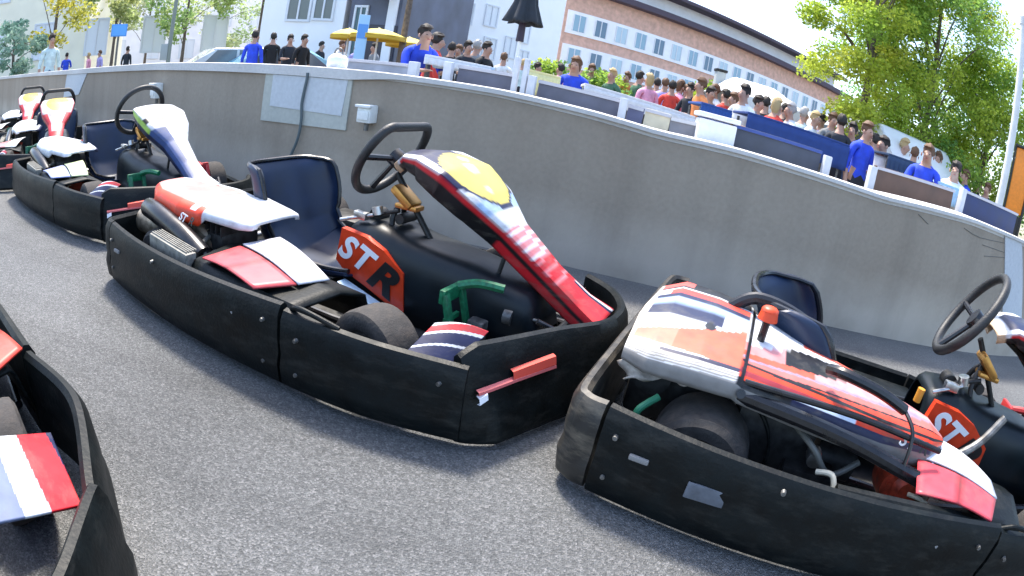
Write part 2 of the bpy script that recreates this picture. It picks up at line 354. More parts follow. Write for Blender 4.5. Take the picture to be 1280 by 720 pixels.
def wheel(parent, c, r, wdt, steer=0, side=1):
    W = empty('wheel', c, steer); W.parent = parent
    bm = bmesh.new(); prof = [(.56, -.46), (.62, -.5), (.86, -.5), (.97, -.43), (1, -.3), (1.005, 0), (1, .3), (.97, .43), (.86, .5), (.62, .5), (.56, .46)]; n = 40; rings = []
    for i in range(n):
        a = 2*pi*i/n; rings.append([bm.verts.new((cos(a)*r*q, wdt*y, sin(a)*r*q)) for q, y in prof])
    for i in range(n):
        A, B = rings[i], rings[(i+1) % n]
        for k in range(len(prof)): bm.faces.new((A[k], A[(k+1) % len(prof)], B[(k+1) % len(prof)], B[k]))
    bm_obj('tyre', bm, RUBBER, W)
    bm = bmesh.new(); cyl(bm, (0, -wdt*.42, 0), (0, wdt*.42, 0), r*.57, n=28); cyl(bm, (0, -wdt*.5, 0), (0, wdt*.5, 0), r*.22, n=16)
    for k in range(3): cyl(bm, (cos(k*2.1)*r*.36, side*wdt*.4, sin(k*2.1)*r*.36), (cos(k*2.1)*r*.36, side*wdt*.47, sin(k*2.1)*r*.36), .008, n=8)
    bm_obj('rim', bm, GREYM, W); return W
NP = [(0, .11, .615, .06), (.1, .18, .66, .11), (.22, .27, .67, .15), (.36, .39, .64, .165), (.48, .50, .57, .14), (.62, .61, .48, .07), (.8, .77, .37, .05), (.92, .89, .30, .058), (1, .98, .262, .085)]
def nassau(parent, paint):
    def fn(u, v):
        x, z, hw = interp(NP, u); a = v*2-1; s = 1 if a >= 0 else -1; q = abs(a)
        t0 = interp(NP, max(0, u-.02)); t1 = interp(NP, min(1, u+.02)); d = Vector((t1[0]-t0[0], 0, t1[1]-t0[1])).normalized(); nn = Vector((-d.z, 0, d.x))
        dep = .03+.075*min(1, max(0, (u-.05)/.3))*(1-.45*u)
        if q < .68: y = q/.68*hw; dz = -.012*(q/.68)**2
        else:
            k = (q-.68)/.32; y = hw+.006-.02*k*k; dz = -.012-dep*k
        return Vector((x, s*y, z))+nn*dz
    return grid('front_fairing', fn, 90, 60, PAINT, parent, paint=lambda u, v: paint(u, v*2-1), thick=.008)
WHT, NAVY, RED, PINK, YEL, BLK, LB, ORG = (.55, .57, .60), (.008, .012, .05), (.48, .012, .02), (.55, .17, .19), (.62, .50, .09), (.006, .006, .008), (.32, .44, .62), (.60, .045, .012)
def nass_red(u, v):
    q = abs(v)
    if u < .04: return BRZ
    e = ((u-.385)/.145)**2+(v/.66)**2
    if e < 1:
        for (a, b, r) in ((.30, .12, .024), (.365, -.05, .030), (.465, -.16, .016)):
            if ((u-a)/r)**2+((v-b)/(r*5))**2 < 1: return (.42, .38, .30)
        return YEL
    if e < 1.2 and u > .12: return NAVY
    if q > .79:
        if u < .62: return BLK
        return RED if q > .84 else BLK
    if q > .70: return RED if u > .06 else WHT
    if u < .30 and q < .62: return NAVY if (u > .06 and v < .30) else WHT
    if u < .5: return (LB if v < .3 else NAVY) if q < .62 else WHT
    if u < .55: return NAVY if q < .3 else LB
    if u < .62: return WHT
    if u < .74: return PINK if ((u*30+v*.3) % 1 < .62) else WHT
    if u < .86: return RED if ((u*24+v*.3) % 1 < .7) else PINK
    return WHT if (.25 < v < .5) else (NAVY if .05 < v < .25 else RED)
BRZ = (.6, .45, .3)
def nass_white(u, v):
    q = abs(v)
    if q > .84: return NAVY if v < 0 else LB
    if q > .70: return (.35, .55, .10) if u < .5 else (.05, .09, .25)
    if .40 < u < .45: return BLK if v < -.1 else WHT
    if u > .5 and v < -.25: return (.05, .08, .2)
    return WHT
def nass_plate(u, v):
    q = abs(v); e = ((u-.32)/.2)**2+(v/.64)**2
    if e < .04: return (.2, .15, .06)
    if e < .62: return (.66, .46, .03)
    if e < .85: return (.55, .50, .42)
    if q > .8: return BLK
    if u < .5: return WHT if q < .68 else (.5, .03, .04)
    if u < .72: return (.52, .47, .50) if q < .5 else (.5, .03, .04)
    return RED if (u < .9) else WHT
def cover_paint(kind):
    def f(u, v):      # u rear->front, v 0 outer bottom .. 1 inner bottom
        if kind == 'white': return WHT if v < .8 else NAVY
        if kind == 'main':
            if u > .74: return WHT
            if v < .30: return WHT if (.60 < u < .67 and v > .14) else ((.35, .02, .01) if u < .06 else ORG)
            if u < .62 and v < .58+.1*u: return (.58, .20, .17)
            if ((u-.30)/.03)**2+((v-.62)/.03)**2 < 1: return BLK
            return WHT
        v = v*1.28 if v < .7 else .9
        if v < .10: return (.20, .19, .18)
        if u < .42:
            k = u/.42
            if v < .24: return (.30, .28, .26) if ((v*30-u*3) % 1 < .6) else (.6, .6, .6)
            if u < .04: return (.62, .58, .5)
            if v < .27+.02*k: return NAVY if k > .35 else WHT
            if v < .34-.06*k: return WHT
            lo, hi = .34-.06*k, .44+.20*k
            if ((u-.30)/.022)**2+((v-.60)/.022)**2 < 1: return BLK
            if lo < v < hi: return (.58, .10, .05) if k > .45 else (.60, .16, .10)
            if v < .62: return WHT
            if v < .645: return NAVY if k < .8 else WHT
            if v < .665: return LB
            if v < .69: return NAVY
            if v < .75: return (.55, .06, .04) if k > .2 else WHT
            if v < .775: return WHT
            if v < .80: return BLK
            return (.65, .10, .08) if k < .4 else BLK
        k = (u-.42)/.58
        if abs(u-.43) < .006: return BLK
        if v < .20: return BLK if k < .25 else NAVY
        if v < .26: return (.5, .6, .75) if .2 < k < .55 else ORG
        if v < .40-.04*k: return ORG if (k > .5 or v > .33) else (.25, .02, .03)
        if v < .43: return BLK
        w_ = (v-k*.22)
        if w_ < .36: return (.55, .05, .02)
        if w_ < .385: return BLK
        if w_ < .45: return (.58, .13, .11)
        if w_ < .475: return (.25, .2, .28)
        if w_ < .53: return (.55, .08, .04) if k < .35 else (.55, .28, .28)
        if w_ < .60: return BLK if .2 < k < .8 else (.5, .2, .2)
        if w_ < .66: return WHT if k < .5 else (.5, .2, .22)
        return (.5, .09, .06) if k > .3 else WHT
    return f
CS = {'main': [(0, -.90, -.40, .03, .40, .37), (.03, -.885, -.40, .10, .42, .35), (.12, -.80, -.39, .155, .41, .345), (.45, -.60, -.38, .18, .405, .33), (.72, -.46, -.37, .17, .392, .325), (.76, -.44, -.35, .17, .39, .35), (.95, -.27, -.34, .14, .375, .34), (.99, -.22, -.34, .125, .37, .345), (1, -.215, -.34, .10, .36, .35)],
      'near': [(0, -.95, -.34, .04, .395, .37), (.03, -.935, -.33, .24, .405, .355), (.12, -.87, -.31, .29, .425, .355), (.3, -.75, -.32, .275, .432, .355), (.42, -.64, -.34, .25, .43, .355), (.44, -.625, -.35, .235, .42, .345), (.62, -.43, -.37, .185, .40, .31), (.82, -.19, -.39, .14, .375, .28), (.95, -.01, -.41, .08, .355, .275), (1, .05, -.41, .012, .33, .30)]}
CS['white'] = CS['main']
def cover(parent, kind):
    T = CS[kind]
    def fn(u, v):
        x, yc, hw, zt, zb = interp(T, u); a = v*pi; c, s = cos(a), sin(a); p = .5
        sy = (abs(c)**p)*(1 if c > 0 else -1)
        return Vector((x, yc-hw*sy, zb+(zt-zb)*abs(s)**(.5 if kind == 'near' else .4)-(.022*sy*hw/.3 if kind == 'near' else 0)))
    return grid('engine_cover', fn, 200 if kind == 'near' else 120, 130 if kind == 'near' else 80, PAINT, parent, paint=cover_paint(kind), thick=.006)
def kart(label, x, y, yaw, nass, cov, pod_cols, group='rental karts parked nose to tail along the wall', name='go_kart', steer=-.15, wheel_style='D', cage=False, hero=True, left_engine=False, podright=0, wheel_dx=0, fx=0, wyaw=0, lw=.78, ws=1):
    low = lw < 1; tx = fx+(.05 if fx == 0 else .02)
    K = empty(name, (x, y, 0), R(yaw)); tag(K, label, 'go-kart', group)
    # bumpers
    rb = [(-.915, -.708), (-.965, -.70), (-.985, -.64), (-.99, -.3), (-.99, 0), (-.99, .3), (-.985, .64*lw), (-.965, .70*lw), (-.915, .708*lw)][::-1]
    band('rear_bumper', rb, .285, .025, mat('scuffed_lit_bumper', (.02, .019, .017), .5, noise=.5, nscale=20, dirt=.9, dirtcol=(.15, .125, .09)) if cage else BLACKP, K)  # scuffed plastic on the caged kart, its lit rear face put into the colour
    for s in (-1, 1):
        A = [(-.905, -.71), (-.6, -.735), (-.2, -.738), (.225, -.71)]; B = [(.235, -.71), (.5, -.675 if low else -.725), (.775+fx, -.60)]
        if s == 1: A = [(a, -b*lw) for a, b in A][::-1]; B = [(a, -b*lw) for a, b in B][::-1]
        f = (lambda k: k) if s == -1 else (lambda k: 1-k)
        sb = band('side_bumper', A, lambda k: .285-.012*sin(f(k)*pi)-(.105 if (s == 1 and low) else 0), .02, BLACKP, K)
        fb = band('wheel_bumper', B, lambda k: .272-.02*f(k)-(.09 if (s == 1 and low) else 0), lambda k: .02, BLACKP, K)
        if s == -1 and hero:
            for bx, by, bz in ((-.87, -.752, .22), (-.87, -.752, .1), (-.45, -.775, .24), (.17, -.752, .225), (.17, -.752, .09)):
                bm = bmesh.new(); cyl(bm, (bx, by+.012, bz), (bx, by-.004, bz), .008, .006, n=10); bm_obj('bolt', bm, GREYM, sb)
            for bx, by, bz in ((.30, -.742, .2), (.30, -.742, .09), (.72+fx, -.652, .2)):
                bm = bmesh.new(); cyl(bm, (bx, by+.012, bz), (bx, by-.004, bz), .008, .006, n=10); bm_obj('bolt', bm, GREYM, fb)
            for bx, by, bz, l in ((-.80, -.757, .19, .05), (.02, -.752, .2, .03), (.05, -.75, .10, .035)):
                bm = bmesh.new(); box(bm, (bx, by, bz), (l, .012, .014), bev=.004); bm_obj('slot', bm, mat('scuffed_grey', (.2, .2, .2), .6), sb)
            if cage: bm = bmesh.new(); box(bm, (-.62, -.768, .165), (.10, .006, .045), rz=.05, bev=.002); bm_obj('label_plate', bm, mat('worn_label', (.10, .115, .14), .5, noise=.3), sb)
            bm = bmesh.new(); tube(bm, [(.24, -.70, .262), (.28, -.712, .285), (.34, -.71, .283), (.42, -.69, .262)], .008); bm_obj('trim', bm, BLACKP, fb)
    C = [(.735, -.598), (.765, -.53), (.81, -.42), (.885, -.25), (.975, -.08), (.995, .06), (.975, .2), (.90, .35), (.77, .60*lw)] if low else [(.785, -.605), (.815, -.46), (.89, -.26), (.99, -.06), (1.015, .1), (1.0, .28), (.95, .42), (.79, .605*lw)]; C = [(a+fx, b) for a, b in C]
    fbm = band('nose_bumper', C, (lambda k: .302-.032*max(0, 1-k/.1)-.03*min(1, k*2)-.035*max(0, k-.5)*2) if low else (lambda k: .272+.028*min(1, sin(k*pi)*2.2)), .015, BLACKP, K, flare=(.09 if low else .05))
    # red and white flash on the nose side
    def tri(u, v):
        k = u; xx = .60+.13*k+fx; y0 = -.655+.06*k
        return Vector((xx+.03*v+(ws-1)*.16*(k-.6), y0+(.115*v)*ws, .225+.075*v*(1+.3*(ws-1))+.012*sin(k*pi)))
    for s in (1, -1):
        def stripe(u, v):
            d = v-.15*u
            if ws > 1:
                d = v+.12*u
                return NAVY if d < .08 else RED if d < .48 else WHT if d < .78 else (.12, .15, .25)
            if d > .90: return WHT
            if d > .72: return RED
            if d > .65: return WHT
            if .30 < d < .36: return WHT
            return NAVY
        if low and s == -1: continue
        grid('nose_wing', (lambda u, v, s=s: (lambda p: Vector((p.x, p.y*(s if s == 1 else -lw+.03), p.z)))(tri(u, v))), 70, 70, PAINT, K, paint=stripe, thick=.006)
    # decal slot on nose bumper
    def strip(s0, s1, z0, z1, name, m, par):
        P = catm([(a, b, 0) for a, b in C], 10); n = len(P); bm = bmesh.new(); i0, i1 = int(s0*n), int(s1*n); prev = None
        for i in range(i0, i1+1):
            t = (P[min(i+1, n-1)]-P[max(i-1, 0)]).normalized(); o = Vector((t.y, -t.x, 0)); k = (i-i0)/(i1-i0)
            cur = [bm.verts.new(P[i]+o*a+Vector((0, 0, z+.01*k))) for a, z in [(a+(.088 if low else .05)*(1-(min(z, .3)-.03)/.27)**1.3, z) for a, z in ((.030, z0), (.0425, z0+.003), (.0425, z1-.003), (.030, z1))]]
            if prev:
                for q in range(3): bm.faces.new((prev[q], prev[q+1], cur[q+1], cur[q]))
            prev = cur
        return bm_obj(name, bm, m, par)
    strip(.07, .34, .175, .188, 'decal', mat('pink_decal', (.55, .12, .12), .5), fbm)
    strip(.22, .34, .185, .215, 'decal', mat('red_decal', (.72, .08, .05), .5), fbm)
    strip(.07, .10, .15, .172, 'decal', WHITEL, fbm)
    # chassis
    bm = bmesh.new()
    for s in (-1, 1):
        tube(bm, [(-.85, s*.30, .09), (-.4, s*.33, .08), (.1, s*.34, .07), (.45, s*.26, .07), (.80, s*.20, .10)], .016)
        tube(bm, [(.15, s*.34, .08), (.18, s*.66, .11), (-.45, s*.66, .11), (-.45, s*.34, .09)], .012, smooth=3)
        tube(bm, [(.45, s*.26, .09), (.45, s*.42, .12)], .014, smooth=0)
        tube(bm, [(.80, s*.2, .1), (.88, s*.16, .2), (.80, s*.2, .25)], .01)
    tube(bm, [(-.85, -.4, .1), (-.85, .4, .1)], .016, smooth=0); tube(bm, [(.80, -.3, .12), (.80, .3, .12)], .014, smooth=0)
    bm_obj('chassis', bm, BLACKM, K)
    bm = bmesh.new(); box(bm, (.30, 0, .045), (1.0, .56, .012)); bm_obj('floor_tray', bm, mat('floor_tray_metal', (.05, .05, .05), .5, metal=.4, noise=.4), K)
    bm = bmesh.new(); cyl(bm, (-.67, -.62, .14), (-.67, .62, .14), .019, n=14)
    for q in (.15, -.2): cyl(bm, (-.67, q-.012, .14), (-.67, q+.012, .14), .075, n=24)
    bm_obj('rear_axle', bm, STEEL, K)
    for s in (-1, 1):
        wheel(K, (-.67, s*(.545 if s < 0 else .545*lw), .14), .14, .19, side=s)
        wheel(K, (.43+fx, s*(.525 if s < 0 else .525*lw), .138), .138, .135, steer=steer, side=s)
    # seat
    SP = [(0, .07, .17, .17, .02), (.12, -.04, .125, .175, .05), (.35, -.24, .085, .19, .09), (.52, -.40, .115, .20, .13), (.66, -.485, .21, .205, .14), (.82, -.535, .35, .22, .17), (.94, -.575, .46, .21, .155), (1, -.60, .50, .19, .10)]
    def sf(u, v):
        x, z, hw, d = interp(SP, u); a = v*2-1; t0 = interp(SP, max(0, u-.03)); t1 = interp(SP, min(1, u+.03))
        dr = Vector((t1[0]-t0[0], 0, t1[1]-t0[1])).normalized(); nn = Vector((dr.z, 0, -dr.x))
        if nn.z < 0 and u < .5: nn = -nn
        if u >= .5 and nn.x < 0: nn = -nn
        q = abs(a); cr2 = .05*max(0, u-.9)/.1*q**3
        return Vector((x, hw*1.08*math.copysign(min(1, q*1.15)**.9, a), z-cr2))+nn*(d*q**2.6)
    seat = grid('seat', sf, 48, 36, SEATM, K, thick=.012)
    if cage: seat.scale = (1.35, 1.15, .96); seat.location = (.16, .02, 0)
    else: seat.location.x = -.03
    seat.modifiers.new('s', 'SUBSURF').levels = 1; seat.modifiers['s'].render_levels = 1
    bm = bmesh.new(); tube(bm, [sf(u, 0)+Vector((0, 0, .004)) for u in [i/14 for i in range(15)]]+[sf(1, v/8)+Vector((0, 0, .004)) for v in range(1, 8)]+[sf(1-i/14, 1)+Vector((0, 0, .004)) for i in range(15)], .010, n=8, smooth=2); bm_obj('piping', bm, BLACKM, seat)
    # central tank fairing with sticker
    HP = [(0, -.10, .34, .10), (.05, -.08, .37, .135), (.2, .04, .385, .145), (.4, .2, .355, .15), (.65, .45, .335, .145), (.92, .68, .285, .13), (1, .73, .15, .11)]
    def hf(u, v):
        x, z, hw = interp(HP, u); a = v*pi; c, s = cos(a), sin(a)
        return Vector((x, -hw*math.copysign(abs(c)**.4, c), .06+(z-.06)*abs(s)**.45))
    tank = grid('tank_fairing', hf, 30, 28, mat('dark_fairing_plastic', (.004, .008, .011), .4, noise=.3, nscale=12, spec=.35), K, thick=.006); tank.location.x = tx; tank.scale.z = .97
    for s in ((-1,) if hero else ()):
        sp = [(-.085, .355), (.03, .345), (.12, .315), (.215, .25), (.232, .10), (.20, .095), (.05, .15), (-.06, .185), (-.105, .22)]
        bm = bmesh.new(); vs_ = []
        for (a, b) in sp:
            hw = .156+.004
            vs_.append((bm.verts.new((a, s*hw, b)), bm.verts.new((a, s*(hw-.03), b))))
        bm.faces.new([q[0] for q in vs_]); bm.faces.new([q[1] for q in vs_][::-1])
        for i in range(len(vs_)): A, B = vs_[i], vs_[(i+1) % len(vs_)]; bm.faces.new((A[0], B[0], B[1], A[1]))
        stk = bm_obj('sticker', bm, ORANGE, tank, sm=None)
        if s == -1:
            rm = Matrix.Rotation(R(22), 3, 'Y') @ Matrix.Rotation(R(90), 3, 'X')
            text('lettering', 'S', WHITEL, stk, (-.055, -.163, .283), rm, .14, sx=.95, off=.035)
            text('lettering', 'T', WHITEL, stk, (.022, -.163, .258), rm, .14, sx=.95, off=.035)
            text('lettering', 'R', BLACKL, stk, (.125, -.163, .205), rm, .165, sx=1.2, off=.04)
    bm = bmesh.new(); box(bm, (.14, -.20, .115), (.27, .05, .02), bev=.004, rot=Matrix.Rotation(R(14), 3, 'Y')); bm_obj('trim_strip', bm, LBLUE, K, loc=(fx, 0, 0))
    # pod beside the seat
    for s in (-1, 1):
        def pf(u, v, s=s):
            x = (-.33+.56*u) if not (cage and s == 1) else (.13+.22*u); a = v
            yo, yi = -.70, -.38+.02*u
            z = interp([(0, .10), (.12, .245), (.6, .275-.02*u), (.9, .255-.03*u), (1, .12)], a)[0]
            if s == -1: yo *= lw; z = z if not low else .08+(z-.08)*.3
            return Vector((x+(.05*a), s*(yo+(yi-yo)*a), z))
        grid('side_pod', pf, 10, 20, BLACKP, K, thick=.01)
        rc, wc = pod_cols
        def quad(name, pts, col, dz):
            def qf(u, v):
                a = Vector(pts[0]).lerp(Vector(pts[1]), u); b = Vector(pts[3]).lerp(Vector(pts[2]), u); p = a.lerp(b, v); return Vector((p.x, p.y*-s, p.z+dz+.014*sin(v*pi)))
            if not (s == 1 and low): grid(name, qf, 10, 12, PAINT, K, paint=lambda u, v: (tuple(c*.35 for c in col) if (abs(v-.5) < .03 and col[0] > col[1]*1.5) else col), thick=.006)
        sh = podright
        quad('pod_panel', [(-.27+sh, -.655, .268), (-.24+sh, -.50, .285), (.14+sh*.6, -.575, .27), (.075+sh*.6, -.70, .272)], rc, .008)
        quad('pod_panel', [(-.235+sh, -.49, .29), (-.17+sh, -.36, .305), (.17+sh*.6, -.45, .262), (.145+sh*.6, -.57, .271)], wc, .009)
    # engine side
    bm = bmesh.new(); box(bm, (-.48, -.40, .20), (.24, .2, .2), bev=.02)
    for k in range(7): box(bm, (-.58+k*.035, -.40, .30), (.008, .19, .06))
    cyl(bm, (-.33, -.40, .17), (-.2, -.40, .17), .06, n=20); box(bm, (-.35, -.5, .13), (.16, .1, .1), bev=.015)
    bm_obj('engine', bm, DARKM, K)
    bm = bmesh.new(); cyl(bm, (-.14, -.40, .17), (-.14, -.50, .17), .10, .09, n=32); cyl(bm, (-.14, -.50, .17), (-.14, -.52, .17), .055, .035, n=20)
    for k in range(10): a = k*.628; box(bm, (-.14+cos(a)*.07, -.503, .17+sin(a)*.07), (.014, .01, .02), rot=Matrix.Rotation(-a, 3, 'Y'))
    bm_obj('starter_cover', bm, RUSTR, K, loc=((.12, 0, .02) if cage else (0, 0, 0)))
    bm = bmesh.new(); cyl(bm, (-.36, -.52, .23), (-.36, -.57, .23), .022, n=14); bm_obj('spark_plug_cap', bm, STEEL, K)
    bm = bmesh.new(); tube(bm, [(-.44, -.50, .28), (-.38, -.58, .27), (-.30, -.56, .20), (-.22, -.52, .24)], .009); bm_obj('fuel_hose', bm, mat('grey_hose', (.1, .1, .09), .5), K)
    if cage:
        bm = bmesh.new(); tube(bm, [(-.30, -.68, .225), (-.1, -.685, .24), (.08, -.67, .24), (.2, -.65, .23)], .024); bm_obj('inner_rail', bm, BLACKP, K)
        bm = bmesh.new(); box(bm, (-.80, -.22, .22), (.26, .42, .22), bev=.03); cyl(bm, (-.86, -.46, .26), (-.86, -.1, .26), .055, n=20); cyl(bm, (-.93, -.40, .2), (-.93, .1, .2), .012)
        bm_obj('rear_housing', bm, DARKM, K)
        bm = bmesh.new(); tube(bm, [(-.82, -.52, .24), (-.86, -.56, .2), (-.84, -.53, .14)], .01); bm_obj('throttle_cable', bm, mat('green_cable', (.05, .3, .15), .5), K)
    if not cage: bm = bmesh.new(); cyl(bm, (-.98, -.50, .24), (-.86, -.50, .24), .062, n=22); ball(bm, (-.86, -.50, .24), .062); tube(bm, [(-.90, -.50, .25), (-.75, -.52, .31), (-.55, -.50, .30), (-.42, -.47, .24)], .03); bm_obj('silencer', bm, mat('heat_stained_steel', (.30, .24, .17), .45, metal=.6, noise=.5, nscale=30), K)
    if not cage: bm = bmesh.new(); tube(bm, [(-.84, -.56, .33), (-.70, -.585, .33), (-.50, -.59, .29), (-.36, -.59, .24)], .042, n=16); bm_obj('intake_pipe', bm, BLACKM, K)
    if not cage:
        bm = bmesh.new(); box(bm, (-.46, -.672, .26), (.28, .05, .06), bev=.008, rot=Matrix.Rotation(R(4), 3, 'Y'))
        for k in range(5): box(bm, (-.46, -.655+k*.011-.03, .292), (.26, .004, .008), rot=Matrix.Rotation(R(4), 3, 'Y'))
        bm_obj('cooling_duct', bm, RIBGREY, K)
    pieces('cable', mat('cream_cable', (.6, .55, .42), .5), K, lambda bm: tube(bm, [(-.35, -.60, .22), (-.31, -.62, .235), (-.29, -.64, .20)], .008), lambda bm: tube(bm, [(-.02, -.52, .19), (.02, -.55, .2), (.06, -.57, .19)], .007))
    if left_engine or True:
        bm = bmesh.new(); box(bm, (-.45, .40, .15), (.3, .2, .14), bev=.03); bm_obj('battery_box', bm, DARKM, K)
    cv = cover(K, cov)
    if cov != 'white':
        rm = Matrix.Rotation(R(9), 3, 'Y') @ Matrix.Rotation(R(72), 3, 'X')
        lx, ly, lz, ls = (-.12, -.545, .35, .05) if cov == 'near' else (-.50, -.592, .36, .045)
        text('lettering', 'ST', WHITEL, cv, (lx, ly, lz), rm, ls); text('lettering', 'R', BLACKL, cv, (lx+ls*1.25, ly+.004, lz-.006), rm, ls)
    if cage: bm = bmesh.new(); cyl(bm, (-.60, -.36, .40), (-.60, -.36, .50), .012, n=10); bm_obj('cap_stem', bm, BLACKM, K)
    if cage: bm = bmesh.new(); cyl(bm, (-.60, -.36, .485), (-.60, -.36, .515), .03, .024, n=16); ball(bm, (-.60, -.36, .512), (.026, .026, .013)); fc = bm_obj('fuel_cap', bm, ORANGEP if cage else BLACKM, K)
    if cage:
        bm = bmesh.new()
        tube(bm, [(-.64, -.57, .345), (-.35, -.575, .325), (-.12, -.575, .285), (-.01, -.55, .25), (.04, -.50, .19), (.03, -.48, .11), (-.06, -.47, .09)], .022)
        tube(bm, [(-.62, -.57, .38), (-.3, -.57, .385), (.0, -.53, .345)], .009)
        tube(bm, [(-.62, -.45, .30), (-.62, -.60, .36)], .012, smooth=0)
        tube(bm, [(-.40, -.46, .44), (-.36, -.50, .455), (-.25, -.50, .44), (-.15, -.49, .41)], .016)
        tube(bm, [(-.15, -.49, .41), (-.12, -.55, .38), (-.11, -.58, .30)], .006)
        bm_obj('guard_rail', bm, BLACKM, K)
        bm = bmesh.new(); tube(bm, [(-.72, -.18, .42), (-.64, -.18, .485), (-.50, -.19, .475), (-.38, -.21, .42), (-.32, -.21, .30), (-.33, -.21, .2)], .02); bm_obj('seat_hoop', bm, BLACKM, K)
        def ff(u, v): a = -.35+u*1.6; return Vector((-.67+cos(a)*.19, -.42-.10*v, .14+sin(a)*.19))
        grid('mudguard', ff, 20, 6, BLACKP, K, thick=.008)
        # crumpled tail of the cover
        def rf(u, v):
            return Vector((-.93+.34*u+.02*sin(v*9), -.565-.015*sin(u*17)*v, .365-.01*u-.085*v*(1-u)**1.5+.012*sin(u*23)*v*(1-u)))
        grid('cover_skirt', rf, 30, 8, mat('grimy_skirt', (.33, .30, .27), .55, noise=.6, nscale=18, dirt=.8, dirtcol=(.08, .06, .05)), K, thick=.005)
        bm = bmesh.new(); tube(bm, [(.33, -.34, .43), (.26, -.36, .33), (.12, -.42, .25), (.03, -.50, .18)], .014); bm_obj('support_strut', bm, GREYM, K, loc=(-.04, 0, 0))
        bm = bmesh.new(); cyl(bm, (-.0, -.2, .34), (-.0, -.2, .385), .014); bm_obj('breather', bm, mat('amber_plastic', (.55, .25, .03), .4), K)
    # pedals
    for s, mm in ((-1, GREEN), (1, mat('red_pedal_paint', (.4, .03, .03), .4))):
        bm = bmesh.new(); y0 = -.27
        box(bm, (.455, s*.27, .235), (.025, .12, .055), bev=.005)
        box(bm, (.49, s*.215, .165), (.02, .025, .17), bev=.003, rot=Matrix.Rotation(R(-16), 3, 'Y')); box(bm, (.49, s*.315, .145), (.02, .03, .21), bev=.003, rot=Matrix.Rotation(R(-16), 3, 'Y'))
        tube(bm, [(.46, s*.23, .255), (.53, s*.20, .275), (.62, s*.17, .27)], .018, n=8)
        box(bm, (.47, s*.27, .14), (.015, .09, .02))
        pd = bm_obj('pedal', bm, mm, K, loc=(fx+.045+.08, 0, .075)); pd.scale = (.86, .95, .85)
    bm = bmesh.new(); box(bm, (.60, -.2, .13), (.06, .05, .12), bev=.01); cyl(bm, (.66, -.12, .2), (.69, -.12, .2), .03); cyl(bm, (.60, -.1, .19), (.78, -.1, .21), .006); bm_obj('brake_cylinder', bm, GREYM, K, loc=(fx, 0, 0))
    pieces('track_rod', GREYM, K, lambda bm: cyl(bm, (.55, -.3, .11), (.45, -.5, .13), .009), lambda bm: cyl(bm, (.55, .3, .11), (.45, .5, .13), .009))
    # steering
    bm = bmesh.new(); cyl(bm, (.42, 0, .16), (.085, 0, .56), .012); tube(bm, [(.30, -.14, .1), (.12, -.05, .36), (.14, 0, .47), (.12, .05, .36), (.30, .14, .1)], .011); cyl(bm, (.15, -.05, .40), (.15, .05, .40), .02)
    cyl(bm, (.02, -.03, .38), (.02, .03, .38), .03); cyl(bm, (.03, -.04, .39), (.14, -.04, .43), .008); bm_obj('steering_column', bm, DARKM, K, loc=(fx, 0, 0))
    bm = bmesh.new(); cyl(bm, (.06, -.06, .40), (.05, -.06, .43), .022); box(bm, (.0, -.09, .39), (.06, .03, .03), bev=.005); cyl(bm, (-.08, -.12, .36), (.05, -.08, .40), .007); bm_obj('column_fittings', bm, STEEL, K, loc=(fx, 0, 0))
    bm = bmesh.new(); box(bm, (.15, -.02, .485), (.11, .08, .035), bev=.012, rot=Matrix.Rotation(R(35), 3, 'Y')); box(bm, (.17, -.02, .45), (.1, .06, .02), bev=.008); bm_obj('steering_boss', bm, BRONZE, K, loc=(fx, 0, 0))
    RW = Matrix.Rotation(R(wyaw), 3, 'Z'); c = Vector((.05+wheel_dx, 0, .63)); nn = RW @ Vector((-.87, 0, .49)); uu = RW @ Vector((.49, 0, .87)); ly = RW @ Vector((0, 1, 0))
    swh = empty('steering_wheel', (fx, 0, 0)); swh.parent = K
    pts = []
    for i in range(28):
        a = 2*pi*i/28; r = .18; a_, b_ = r*cos(a), r*sin(a)
        if wheel_style == 'D': b_ = min(b_, .13)
        pts.append(c+ly*a_+uu*b_)
    bm = bmesh.new(); tube(bm, pts, .0175, n=12, smooth=2, closed=True); bm_obj('grip', bm, FOAM, swh)
    bm = bmesh.new()
    for a in (R(0), R(180), R(270)):
        e = c+ly*cos(a)*.17+uu*sin(a)*.17; q = c-nn*.03; d = (e-q)
        cyl(bm, q, e, .011, .013, n=8)
    cyl(bm, c-nn*.06, c-nn*.01, .036, n=20); bm_obj('spoke', bm, BLACKM, swh)
    nassau(K, nass).location.x = fx
    bm = bmesh.new(); tube(bm, [(.92, .06, .1), (.80, .06, .3), (.45, .05, .5), (.18, .03, .60)], .012); tube(bm, [(.55, -.06, .12), (.60, -.05, .40)], .008, smooth=0); bm_obj('fairing_bracket', bm, DARKM, K, loc=(fx, 0, 0))
    return K

